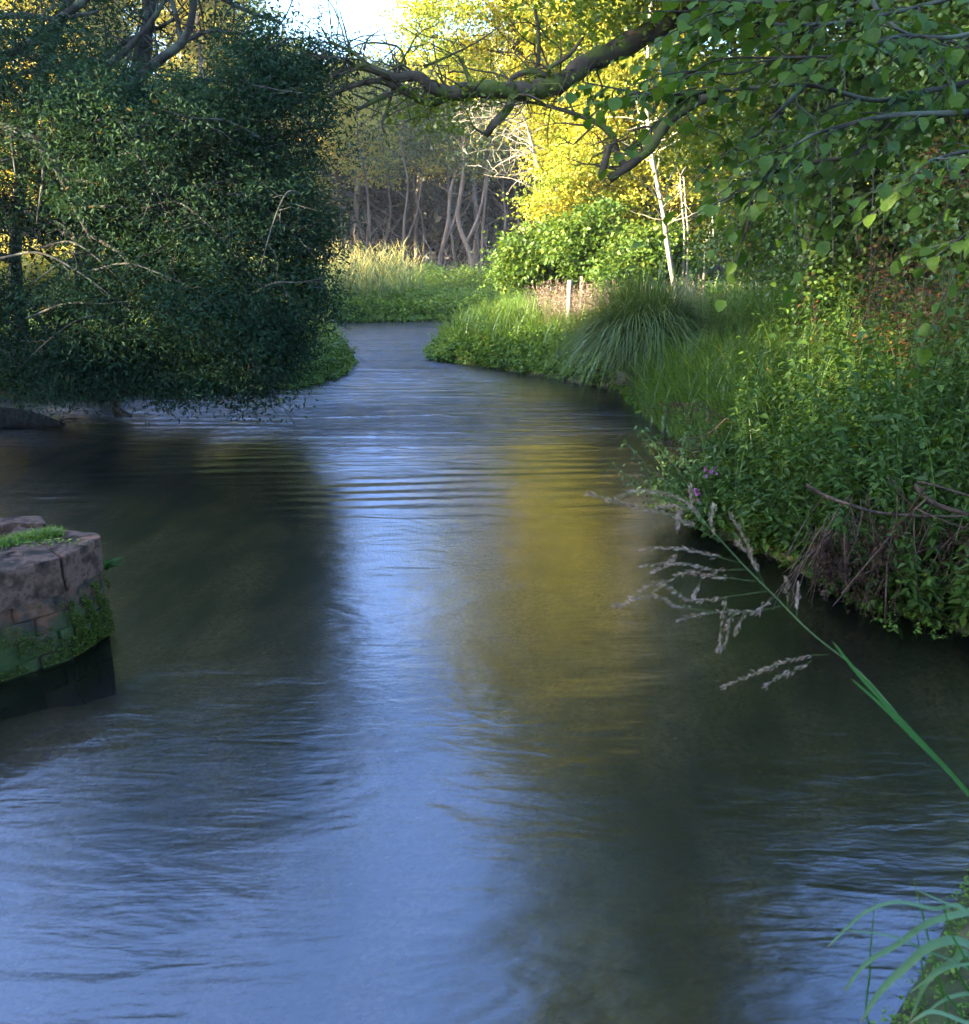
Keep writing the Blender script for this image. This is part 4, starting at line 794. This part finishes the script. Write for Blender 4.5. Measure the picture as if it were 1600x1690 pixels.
herbs('watercress', 'low bright watercress fringe at the foot of the tussock and promontory', 'watercress', [(2.4, 13.6), (2.5, 16.2), (1.2, 18.4), (-.6, 20.9), (-1.5, 21.6), (-1.5, 24.5), (-1.1, 27), (.2, 32), (1.0, 32), (.2, 25), (1.6, 19.6), (3.2, 16.4), (3.4, 13.6)], 3600,
      lambda x, y, s: .20+.30*(1-np.exp(-np.maximum(s, 0)/.6)), .10, .8, M['cress'], 202, nodes_=6, per=2, smin=-.22, smax=1.2, lean=.35, stems=False)
grassbed('promontory_grass', 'tall mixed grass on the promontory behind the cress, left of the tussock', 'grass', [(-1.0, 22), (-.9, 27), (.2, 34), (8, 36), (9, 24), (5, 20), (2.2, 18.4), (.8, 19.8)], 15000, (.5, 1.15), .028, M['grass'], 203, smin=.1)
rng = np.random.default_rng(205)
# pinkish flowering grass heads above it
x, y = sample([(1.6, 19.5), (1.0, 26), (3.4, 27), (5.2, 22), (4.6, 19.0)], 520, rng, .3); b = Buf()
for xx, yy in zip(x, y):
    g0 = G(xx, yy); hh = rng.uniform(.95, 1.45); d = rng.normal(0, .08, 2); tp_ = g0+(d[0], d[1], hh); m = 22
    sdv = np.array((.005, 0, 0)); b.add(np.array([g0-sdv, g0+sdv, tp_+sdv*.3, tp_-sdv*.3]), [(0, 1, 2, 3)], .2)
    f = rng.uniform(0, .32, m)[:, None]; leaves(b, tp_-(0, 0, 1)*f*1.0+rng.normal(0, .035, (m, 3))*(.3+f*2), rdir(rng, m, 20, 40), rnorm(rng, m, 1), .035, .016, rng.uniform(.2, 1, m), 'rhomb')
tag(mesh('flowering_grass', b, M['seed']), 'pinkish feathery grass heads around the fence post behind the tussock', 'grass', kind='stuff')
# great tussock sedge
rng = np.random.default_rng(211); tc = G(2.85, 16.3); t = thing('tussock_sedge', 'big shaggy dark green sedge tussock spilling over like a fountain on the right bank', 'sedge', tc)
n = 7000; az = rng.uniform(0, 2*pi, n); r = .60*np.sqrt(rng.uniform(0, 1, n)); P = tc+np.stack([np.cos(az)*r, np.sin(az)*r, .45*(1-(r/.65)**2)+.1], -1)
b = Buf(); u = rng.uniform(0, 1, n); blades(b, P, rng.uniform(1.2, 2.35, n)*(1-.2*u)*(.85+.15*np.sin(az*5+1)), .017, az+rng.normal(0, .55, n)+.5*np.sin(az*7)*.5, .05+.42*u*(r/.60)+.1*rng.uniform(0, 1, n), .10+.85*u*rng.uniform(.6, 1, n), np.clip(rng.beta(2, 2, n), 0, .97), 8, 2.6); mesh('blades', b, M['sedge'], t)
b = Buf(); n = 900; az = rng.uniform(0, 2*pi, n); P = tc+np.stack([np.cos(az)*.42, np.sin(az)*.42, rng.uniform(.2, .6, n)], -1); blades(b, P, rng.uniform(.4, .9, n), .012, az, .25, .5, rng.uniform(0, 1, n), 5, 2.4); mesh('dead_skirt', b, M['seed'] if False else M['deadleaf'], t)
b = Buf(); a = np.linspace(0, 2*pi, 17)[:-1]; rings = []
for k, (rr, zz) in enumerate([(.5, -.1), (.48, .2), (.42, .42), (.28, .56), (.05, .62)]): rings.append(tc+np.stack([np.cos(a)*rr*(1+.1*np.sin(3*a+k)), np.sin(a)*rr, 0*a+zz], -1))
V = np.concatenate(rings); F = [(k*16+j, k*16+(j+1) % 16, (k+1)*16+(j+1) % 16, (k+1)*16+j) for k in range(4) for j in range(16)]; b.add(V, F); mesh('root_mound', b, M['bark'], t, smooth=True)
grassbed('tussock_side_grass', 'tall loose grass around the right side of the big tussock', 'grass', [(3.4, 15.6), (3.6, 18.6), (7.5, 19.5), (7.5, 14.5), (4.6, 14.4)], 7500, (.9, 1.75), .018, M['grass'], 207, smin=.1, curve=(.1, .7))
# fence post
for k, (px, y0, y1, Yd, r, lab) in enumerate([(940, 462, 512, 22.5, .075, 'pale weathered round fence post left of the tussock'), (960, 455, 490, 24, .06, 'darker thin fence post half hidden in grass behind the pale one')]):
    c = at(px, y0, Yd); g0 = G(c[0], Yd); b = Buf(); zz = np.array([-.1, .3, .7, c[2]-g0[2]-.02, c[2]-g0[2], c[2]-g0[2]+.004]); p = g0+np.stack([.02*zz, 0*zz, zz], -1); b.add(*tube(p, np.array([r, r*1.02, r*.97, r, r*.9, .001]), 14))
    tag(mesh('fence_post', b, M['post'], origin=g0, smooth=True), lab, 'post')

# left bank: reeds, cress
def reedbed(name, lab, poly, n, h, seed, smin=-.2, plumes=0, tb=0, ln=.13):
    rng = np.random.default_rng(seed); x, y = sample(poly, n, rng, smin); z = np.maximum(gz(x, y), -.05); b = Buf(); hh = rng.uniform(*h, n); az = rng.uniform(0, 2*pi, n)
    lx = np.cos(az)*ln*hh; ly = np.sin(az)*ln*hh; P0 = np.stack([x, y, z], -1); top = P0+np.stack([lx, ly, hh], -1)
    blades(b, P0, hh, .016, az, .12, .04, rng.uniform(.1, .6, n), 3, .2)
    for f in (.3, .42, .54, .66, .78, .9):
        a = az+rng.uniform(0, 6.28, n); blades(b, P0*(1-f)+top*f, rng.uniform(.35, .62, n), .026, a, rng.uniform(.25, .7, n), rng.uniform(.05, .6, n), np.clip(rng.uniform(0, .7, n)+tb*(f-.3)+.1*(f > .7), 0, 1), 3)
    return tag(mesh(name, b, M['reed']), lab, 'reeds', kind='stuff')
reedbed('reed_bed', 'blue-green reeds at the right edge of the sallow on the left bank', [(-5.4, 28.5), (-3.9, 23.5), (-3.6, 20.9), (-3.9, 18.6), (-5.6, 18), (-7.5, 24), (-7, 29)], 800, (1.3, 2.15), 221, smin=.15)
reedbed('reed_bed', 'gold-tipped reeds on the far bank left of the bend', [(-6.2, 31), (-6.5, 36.5), (-3.2, 37.8), (-2.6, 40), (-10, 41), (-11, 31)], 1500, (1.5, 2.7), 222, smin=.25, tb=.9)
herbs('watercress', 'low watercress fringe at the foot of the left reeds', 'watercress', [(-3.0, 20.9), (-2.9, 18.0), (-3.5, 16.4), (-4.6, 16.3), (-6.8, 15.6), (-6.8, 17.2), (-4.6, 18), (-4.2, 21), (-4.2, 24)], 1500, lambda x, y, s: .22+.35*(1-np.exp(-np.maximum(s, 0)/.6)), .10, .75, M['cress'], 223, nodes_=6, per=2, smin=-.2, smax=1.2, lean=.35, stems=False)
grassbed('left_bank_grass', 'long grass under the sallow along the left bank', 'grass', [(-3.2, 20.5), (-3.3, 17.8), (-4.4, 16.5), (-9, 15), (-12, 16), (-12, 24), (-5, 22)], 7000, (.4, 1.0), .02, M['grass'], 224, smin=.05)
herbs('far_watercress', 'soft green cress and nettles along the far bank below the wood', 'watercress', [(-6.5, 35.2), (-5.6, 35.6), (-2, 36.6), (1.5, 37.4), (1.8, 41), (-7, 41)], 3600, lambda x, y, s: .3+.4*(1-np.exp(-np.maximum(s, 0)/1.2)), .17, .7, M['cress'], 225, nodes_=5, per=2, smin=-.25, lean=.3, stems=False)
grassbed('meadow_grass', 'rough grass and weeds behind the far bank', 'grass', [(-14, 38), (-14, 48), (9, 48), (9, 36), (1.2, 37.5), (-2, 39)], 12000, (.5, 1.1), .05, M['grass'], 226, smin=.5)
herbs('willowherb_stand', 'pale spiky willowherb standing in front of the far trunks', 'weeds', [(-4.5, 40.5), (1.8, 40.5), (2.2, 43), (-4.5, 43)], 420, lambda x, y, s: 1.1+.5*np.sin(x*1.9)**2, .16, .28, M['green'], 227, nodes_=12, per=2, lean=.12, stems=False)

# scrub along the left meadow, so that low sun only catches the reed tips
for k, (x, y, h) in enumerate([(-15, 30, 2.6), (-15.5, 33.5, 2.4), (-16, 27, 2.7), (-15.5, 37, 2.3)]):
    g0 = G(x, y); top = g0+np.array((0, 0, h*.55))
    if k == 0: T1 = tree('hawthorn_bush', 'hedge bush in the meadow behind the sallow, nearest the reeds', 'bush', g0, [g0, g0+(0, 0, .5), g0+(.1, 0, 1.2), top], .08, [(top, (2.0, 1.9, h*.42), 1), (top+(.8, .8, -.5), (1.4, 1.3, 1.0), 1), (top+(-.8, -.8, -.4), (1.4, 1.3, 1.1), 1)], 170, 70, (.15, .10), M['fargold'], M['bark'], 231, csize=.5, limb_r=.03, shape='rhomb', group='meadow hedge bushes')
    else: copytree(T1, x, y, k*1.7, (1, 1, h/2.6), ['', 'hedge bush in the meadow behind the sallow, second from the reeds', 'hedge bush in the meadow behind the left part of the sallow', 'hedge bush in the meadow furthest back'][k], '')

# ------------------------------------------------------------------ brick pier at the left
def piermat(kind):
    m, nt, ns, ln = nodes(kind)
    g = ns.new('ShaderNodeNewGeometry'); P = g.outputs['Position']
    n1 = ns.new('ShaderNodeTexNoise'); n1.inputs['Scale'].default_value = 9; n1.inputs['Detail'].default_value = 8; n1.inputs['Roughness'].default_value = .65; ln.new(P, n1.inputs['Vector'])
    p = ns.new('ShaderNodeBsdfPrincipled'); p.inputs['Roughness'].default_value = .85; p.inputs['Specular IOR Level'].default_value = .3
    if kind == 'sandstone_coping':
        r = ramp(ns, [(.36, (.018, .010, .006)), (.46, (.06, .030, .018)), (.56, (.14, .070, .050)), (.66, (.055, .032, .018))]); ln.new(n1.outputs[0], r.inputs[0]); col = r.outputs[0]; lim = (.12, .30)
    else:
        r = ramp(ns, [(.3, (.02, .016, .013)), (.48, (.06, .04, .03)), (.62, (.15, .06, .03)), (.72, (.12, .11, .10))]); ln.new(n1.outputs[0], r.inputs[0]); col = r.outputs[0]; lim = (.16, .38)
    sx = ns.new('ShaderNodeSeparateXYZ'); ln.new(P, sx.inputs[0])
    n2 = ns.new('ShaderNodeTexNoise'); n2.inputs['Scale'].default_value = 5; n2.inputs['Detail'].default_value = 6; ln.new(P, n2.inputs['Vector'])
    ad = ns.new('ShaderNodeMath'); ad.operation = 'MULTIPLY_ADD'; ln.new(n2.outputs[0], ad.inputs[0]); ad.inputs[1].default_value = .9; ln.new(sx.outputs[2], ad.inputs[2])
    mr = ns.new('ShaderNodeMapRange'); mr.inputs[1].default_value = .62; mr.inputs[2].default_value = .78; mr.inputs[3].default_value = .9; mr.inputs[4].default_value = 0; ln.new(ad.outputs[0], mr.inputs[0])
    mx = ns.new('ShaderNodeMix'); mx.data_type = 'RGBA'; ln.new(mr.outputs[0], mx.inputs[0]); ln.new(col, mx.inputs[6]); mx.inputs[7].default_value = (.035, .055, .012, 1)
    ln.new(mx.outputs[2], p.inputs['Base Color'])
    bp = ns.new('ShaderNodeBump'); bp.inputs['Distance'].default_value = .02; bp.inputs['Strength'].default_value = 1; ln.new(n1.outputs[0], bp.inputs['Height']); ln.new(bp.outputs[0], p.inputs['Normal'])
    o = ns.new('ShaderNodeOutputMaterial'); ln.new(p.outputs[0], o.inputs[0]); return m
MC, MB_ = piermat('sandstone_coping'), piermat('mossy_brick')
ZT = .62
def onz(px, py, z):
    v = at(px, py, 1.0)-np.array((0, 0, CAMH)); return np.array((0, 0, CAMH))+v*((z-CAMH)/v[2])
cA, cB, cC = onz(167, 886, ZT), onz(101, 918, ZT), onz(-60, 958, ZT)     # front edge: right corner, bend, off left
bA = onz(160, 874, ZT)
t = thing('brick_pier', 'old reddish stone and brick pier with mossy courses jutting in at the left edge', 'pier', (cB[0], cB[1]+.3, 0))
rng = np.random.default_rng(241)
def block(buf, quad, z0, z1, nsub=14, amp=.005, bev=.007):
    """rough block from a plan quad (4 xy, ccw) between two heights: subdivided, bevelled and worn"""
    q = np.array(quad)[:, :2]; c = q.mean(0); nu = nsub; us = np.linspace(0, 1, nu+1)
    def ring(z, inset):
        pts = []
        for k in range(4):
            a, b_ = q[k], q[(k+1) % 4]
            for u in us[:-1]: pt = a+(b_-a)*u; cor = min(u, 1-u)*np.linalg.norm(b_-a); r_ = max(0, 1-cor/.05); pt = pt+(c-pt)/np.linalg.norm(c-pt)*(inset+bev*.8*r_**2); pts.append((*pt, z))
        return np.array(pts)
    rr = [ring(z0, 0), *[ring(z0+(z1-z0)*f, 0) for f in (.25, .5, .75)], ring(z1-bev, 0), ring(z1-bev*.3, bev*.3), ring(z1, bev)]
    for f in (.7, .4, .1): rg = rr[6].copy() if f == .7 else rr[6].copy(); rg[:, :2] = c+(rg[:, :2]-c)*f; rr.append(rg)
    V = np.concatenate(rr); n = len(rr[0]); V[n:] += rng.normal(0, amp*.5, (len(V)-n, 3))
    lowf = amp*.9*np.sin(V[:, 0:1]*13+V[:, 2:3]*7+rng.uniform(0, 6))*np.array((.4, .4, 1)); V[n:] += lowf[n:]
    F = [(k*n+j, k*n+(j+1) % n, (k+1)*n+(j+1) % n, (k+1)*n+j) for k in range(len(rr)-1) for j in range(n)]
    b0 = (len(rr)-1)*n; F += [(b0+j, b0+j+1, b0+n-2-j, b0+n-1-j) for j in range(n//2-1)]
    buf.add(V, F)
def lerp(a, b_, f): return a+(b_-a)*f
backdir = np.array((-.12, .55, 0)); fr2 = cA; 
# coping stones round the outer edge
b1 = Buf(); block(b1, [cB[:2]+(.012, .0), cA[:2], (cA+(-.06, .10, 0))[:2], (cA+(-.62, .22, 0))[:2], ][:4], .41, ZT); mesh('coping_stone', b1, MC, t)
b1 = Buf(); dirL = unit(cC-cB); block(b1, [(cB+dirL*.42)[:2], cB[:2], (cA+(-.63, .25, 0))[:2], (cB+dirL*.42+(-.15, .36, 0))[:2]], .40, ZT-.004); mesh('coping_stone', b1, MC, t)
b1 = Buf(); block(b1, [(cB+dirL*1.4)[:2], (cB+dirL*.43)[:2], (cB+dirL*.43+(-.15, .36, 0))[:2], (cB+dirL*1.4+(-.1, .4, 0))[:2]], .40, ZT-.002); mesh('coping_stone', b1, MC, t)
b1 = Buf(); q0 = onz(78, 866, ZT); q1 = onz(-80, 872, ZT); block(b1, [q1[:2], q0[:2], (q0+(-.12, .16, 0))[:2], (q1+(0, .2, 0))[:2]], .35, ZT+.01); mesh('coping_stone', b1, MC, t)
# brick courses under the coping, laid along the two faces
b1 = Buf(); inn = .012
faces_ = [(cB, cA), (cB+dirL*1.6, cB)]
for fi, (a, e) in enumerate(faces_):
    Lf = np.linalg.norm((e-a)[:2]); dv = unit((e-a)); nv = np.array((dv[1], -dv[0], 0)); depth = .1
    nrow = 4; hrow = .448/nrow
    for rw in range(-2, nrow):
        z0 = -.03+rw*hrow+.004; z1 = z0+hrow-.011; x0 = -.11*(rw % 2); bl = .235
        while x0 < Lf:
            s0 = max(x0, 0)+.006; s1 = min(x0+bl-.010, Lf-.002)
            if s1-s0 > .03:
                j = rng.uniform(-.008, .012); A0 = a+dv*s0+nv*(j-inn); A1 = a+dv*s1+nv*(j-inn)
                block(b1, [A0[:2], A1[:2], (A1-nv*depth)[:2], (A0-nv*depth)[:2]], z0, z1, nsub=5, amp=.006, bev=.005)
            x0 += bl
mesh('brickwork', b1, MB_, t)
# end face bricks are carried back along the river side
b1 = Buf(); a, e = cA, cA+np.array((-.07, .12, 0)); block(b1, [(a+(-.5, .02, 0))[:2], (a+(-.02, .012, 0))[:2], (e+(-.02, -.01, 0))[:2], (e+(-.6, .05, 0))[:2]], -.5, .379, amp=.004)
core = [(cB+(0, .035, 0))[:2], (cA+(-.04, .012, 0))[:2], (cA+(-.1, .1, 0))[:2], q0[:2]+(-.1, .1), q1[:2]+(-.8, .15), (cB+dirL*1.6+(0, .035, 0))[:2]]
block(b1, [core[5], core[0], core[3], core[4]], -.6, .55, amp=.006); block(b1, [core[0]+(0, .01), core[1], core[2], core[3]+(.01, -.01)], -.6, .372, amp=.004)
mesh('core', b1, MB_, t)
# moss cushions on the lower courses
b1 = Buf()
for fi, (a, e) in enumerate(faces_):
    n = 5200; f = rng.uniform(0, 1, n); z = .02+.36*rng.uniform(0, 1, n)**1.5; dv = unit(e-a); nv = np.array((dv[1], -dv[0], 0))
    msk = (np.sin(f*19+z*23)+np.sin(f*41-z*31+2)*.6+np.sin(z*60+f*7)*.4) > (-.9+z*4.2); P = a+(e-a)*f[:, None]+nv*(.002+rng.uniform(0, .012, n))[:, None]; P[:, 2] = z; P = P[msk]; n = len(P)
    leaves(b1, P, rdir(rng, n, 10, 40)+nv*.8, rng.normal(0, 1, (n, 3)), .018, .009, rng.uniform(0, 1, n), 'rhomb')
mesh('moss', b1, leafmat('moss', [(0, (.03, .055, .01)), (.6, (.07, .10, .015)), (1, (.13, .15, .02))], tfac=.2, rough=.9, spec=.1), t)
# grass on the pier top
n = 1500; f = rng.uniform(0, 1, n)**1.3; P = lerp(onz(88, 884, ZT), onz(-60, 905, ZT), 0)[None]+(onz(-60, 908, ZT)-onz(88, 884, ZT))*f[:, None]+np.stack([rng.normal(0, .03, n), rng.normal(0, .055, n)*(.5+f), 0*f], -1)
b1 = Buf(); blades(b1, P, rng.uniform(.02, .065, n)*(1.2-.5*f), .004, rng.uniform(0, 6.28, n), rng.uniform(0, .6, n), rng.uniform(.1, .8, n), rng.uniform(.2, 1, n), 3)
m = 260; P = onz(40, 895, ZT+.006)+np.stack([rng.normal(-.1, .22, m), rng.normal(0, .05, m), rng.uniform(0, .008, m)], -1); leaves(b1, P, rdir(rng, m, 0, 8), rnorm(rng, m, .2), .025, .014, np.where(rng.uniform(0, 1, m) < .4, 1.0, .6))
tag(mesh('pier_grass', b1, M['cress']), 'short bright grass and fallen leaves on top of the brick pier', 'grass', kind='stuff')
b1 = Buf(); n = 46; P = np.tile(cA+(-.015, .06, -.22), (n, 1))+rng.normal(0, .008, (n, 3)); blades(b1, P, rng.uniform(.05, .11, n), .012, rng.normal(0, .9, n), rng.uniform(.5, .9, n), rng.uniform(.1, .6, n), rng.uniform(0, 1, n), 3)
tag(mesh('wall_fern', b1, M['brightblade'], origin=P[0]), 'tiny green fern sprouting from the river corner of the pier', 'fern')

# ------------------------------------------------------------------ foreground: reed grass panicle and sedge clump
rng = np.random.default_rng(251)
t = thing('reed_grass', 'out-of-focus reed grass stem with pinkish seed head leaning in from the lower right', 'grass', (1.75, 1.5, float(gz(1.75, 1.5))))
Yd = 1.75
b = Buf(); p = spline([np.array((1.75, 1.5, .35)), at(1680, 1400, 1.6), at(1600, 1315, 1.62), at(1500, 1200, 1.66), at(1420, 1110, 1.69), at(1340, 1045, 1.71), at(1280, 985, 1.73), at(1225, 930, 1.75), at(1170, 870, 1.77), at(1130, 835, 1.79), at(1040, 800, 1.82)], 60)
b.add(*tube(p, np.linspace(.0019, .0005, 60), 6)); mesh('stem', b, M['stem'], t, smooth=True)
hb_ = Buf(); st = Buf()
def spike(pts, n=40, wd=.008, r=.0005):
    q = spline([at(x, y, Yd+rng.uniform(-.03, .03)) for x, y in pts], 16); st.add(*tube(q, r, 3)); i = rng.uniform(3, 15, n); i0 = i.astype(int); f = (i-i0)[:, None]; P_ = q[i0]*(1-f)+q[np.minimum(i0+1, 15)]*f
    dd = unit(q[-1]-q[0]); leaves(hb_, P_+rng.normal(0, .0018, (n, 3)), dd+rng.normal(0, .28, (n, 3)), rng.normal(0, 1, (n, 3)), .012*rng.uniform(.6, 1.3, n), .0026, rng.uniform(0, 1, n))
for s in [[(1190, 895), (1120, 855), (1040, 835), (975, 815)], [(1170, 870), (1130, 825), (1060, 810), (1005, 830)], [(1160, 865), (1145, 840), (1140, 805)], [(1185, 890), (1175, 870), (1178, 838)], [(1140, 845), (1115, 835), (1085, 838)],
          [(1235, 940), (1180, 940), (1120, 930), (1080, 945)], [(1225, 930), (1170, 915), (1115, 905), (1055, 908)], [(1270, 975), (1200, 985), (1140, 990), (1085, 960), (1040, 995), (1015, 1000)], [(1250, 960), (1175, 950), (1130, 945), (1085, 975)], [(1265, 972), (1240, 920), (1215, 895)],
          [(1255, 965), (1235, 900), (1205, 850)], [(1290, 1000), (1240, 1010), (1180, 1010), (1115, 1025)], [(1180, 1010), (1120, 1000), (1090, 985), (1045, 990)], [(1215, 1010), (1205, 1025), (1200, 1060), (1185, 1070)], [(1235, 1010), (1222, 1025), (1215, 1045)], [(1160, 950), (1150, 975), (1145, 985)],
          [(1370, 1080), (1320, 1085), (1250, 1110), (1192, 1135)], [(1340, 1090), (1325, 1100), (1290, 1115), (1265, 1132)], [(1300, 1010), (1300, 970), (1297, 955)], [(1315, 1020), (1316, 990), (1318, 970)], [(1280, 985), (1260, 1000), (1255, 1010)], [(1200, 985), (1195, 1000), (1190, 1050), (1188, 1072)], [(1120, 905), (1110, 925), (1060, 935)], [(1130, 835), (1120, 850), (1120, 872)]]:
    spike(s, int(26+.28*sum(abs(a[0]-c[0])+abs(a[1]-c[1]) for a, c in zip(s, s[1:]))))
mesh('seed_stalks', st, M['stem'], t); mesh('seed_head', hb_, M['seed'], t)
def ribbon(buf, pts, w0, prof=None, up=(0.3, -.6, .75), n=26, fold=.25, tone=.5):
    tf = np.clip(tone*.5+.25*np.linspace(0, 1, n-1)+.5*np.linspace(0, 1, n-1)**14+rng.normal(0, .04, n-1), 0, 1); tone = np.concatenate([tf, tf*.8])
    q = spline(pts, n); d = unit(np.gradient(q, axis=0)); sd = unit(np.cross(d, np.array(up))); nn = np.cross(sd, d); u = np.linspace(0, 1, n)
    wv = w0*.5*(np.minimum(1, .45+u*2.2)*np.sqrt(np.maximum(0, 1-u**3)) if prof is None else prof(u))[:, None]+.0003
    V = np.stack([q-sd*wv+nn*wv*fold, q, q+sd*wv+nn*wv*fold], 1).reshape(-1, 3); k = np.arange(n-1)*3
    buf.add(V, np.concatenate([np.stack([k, k+1, k+4, k+3], -1), np.stack([k+1, k+2, k+5, k+4], -1)]), tone)
for pts, w0 in [([at(1690, 1420, 1.62), at(1600, 1312, 1.62), at(1520, 1225, 1.64), at(1450, 1150, 1.66), at(1410, 1105, 1.68), at(1374, 1058, 1.70)], .013), ([at(1680, 1410, 1.6), at(1590, 1300, 1.6), at(1500, 1210, 1.62), at(1450, 1160, 1.64), at(1405, 1120, 1.66)], .009)]:
    b = Buf(); ribbon(b, pts, w0); mesh('leaf', b, M['brightblade'], t, smooth=True)
# sedge clump, lower right
cx, cyy = 1.28, 1.75; g0 = np.array((cx, cyy, float(gz(cx, cyy)))); t = thing('sedge_clump', 'clump of arching bluish and upright bright green blades at the bottom right corner', 'sedge', g0)
Yn = 1.55
BL = [('b', [(1640, 1680), (1600, 1510), (1540, 1500), (1480, 1489), (1430, 1505), (1395, 1535), (1365, 1565)], .010), ('b', [(1760, 1600), (1640, 1510), (1590, 1508), (1530, 1525), (1480, 1560), (1430, 1590), (1390, 1640)], .020),
      ('b', [(1700, 1580), (1600, 1508), (1560, 1490), (1515, 1470)], .008), ('b', [(1700, 1680), (1600, 1600), (1530, 1570), (1470, 1545), (1390, 1535)], .008), ('b', [(1680, 1640), (1600, 1560), (1540, 1560), (1490, 1600), (1450, 1640), (1420, 1690)], .026),
      ('b', [(1620, 1700), (1600, 1580), (1570, 1590), (1530, 1620), (1500, 1690)], .024), ('b', [(1720, 1700), (1640, 1600), (1560, 1600), (1500, 1640)], .008),
      ('g', [(1440, 1700), (1436, 1600), (1440, 1530), (1446, 1472)], .010), ('g', [(1570, 1700), (1545, 1600), (1525, 1520), (1507, 1445)], .014), ('g', [(1530, 1700), (1525, 1620), (1515, 1550), (1510, 1510)], .009), ('g', [(1620, 1700), (1600, 1600), (1570, 1540), (1555, 1480)], .012),
      ('g', [(1640, 1720), (1600, 1640), (1575, 1590), (1580, 1530)], .014), ('b', [(1640, 1700), (1600, 1690), (1540, 1670), (1500, 1690)], .014), ('b', [(1650, 1650), (1605, 1640), (1560, 1650), (1520, 1680)], .012), ('g', [(1600, 1740), (1590, 1680), (1560, 1640), (1550, 1610)], .010)]
for k, (c, pts, w0) in enumerate(BL):
    b = Buf(); Y0 = Yn+rng.uniform(-.08, .12); P = [at(x, y, Y0-.02*i) for i, (x, y) in enumerate(pts)]
    root = g0+rng.normal(0, .05, 3)*(1, 1, 0)
    if c == 'g' or P[0][0] > 1.0: P = [root, lerp(root, P[0], .6)+np.array((0, 0, .02))]+P
    ribbon(b, P, w0*.68, n=40, tone=rng.uniform(0, 1)); mesh('leaf', b, M['blueblade'] if c == 'b' else M['brightblade'], t, smooth=True)
herbs('duckweed_edge', 'small floating leaves at the water edge under the sedge clump', 'water weed', [(1.0, 2.1), (1.35, 2.6), (1.8, 2.9), (1.9, 2.4), (1.3, 1.9)], 260, lambda x, y, s: .02+0*x, .02, .7, M['cress'], 261, nodes_=3, per=2, smin=-.2, smax=.3, lean=.3, stems=False)

# big green trees filling the right bank behind the ivy
GT = bigtree('lime_tree', 'broad dark tree filling the view behind the ivy, nearest the middle', 12.5, 21, 14, 4.2, M['ivy'], M['bark'], 301, 240, 110, (.17, .13), cb=.08, csize=.75, group='broad trees behind the ivy')
for k, (x, y, h, lab) in enumerate([(13.5, 14.5, 14, 'broad dark tree behind the ivy, at the right edge'), (17, 25, 15, 'broad dark tree furthest back behind the ivy'), (11.5, 8, 13, 'broad dark tree outside the right edge beside the nettles')]):
    copytree(GT, x, y, k*2.1+.9, (1, 1, h/14), lab, 'broad trees behind the ivy')
# thin evening air
bpy.ops.mesh.primitive_cube_add(size=1, location=(0, 30, 9.5)); hz = bpy.context.object; hz.name = 'haze'; hz.scale = (100, 110, 23)
m, nt, ns, ln = nodes('haze_air'); pv = ns.new('ShaderNodeVolumePrincipled'); pv.inputs['Color'].default_value = (.80, .86, 1, 1); pv.inputs['Density'].default_value = .0004; pv.inputs['Anisotropy'].default_value = .2
o = ns.new('ShaderNodeOutputMaterial'); ln.new(pv.outputs[0], o.inputs['Volume']); hz.data.materials.append(m); tag(hz, kind='stuff')
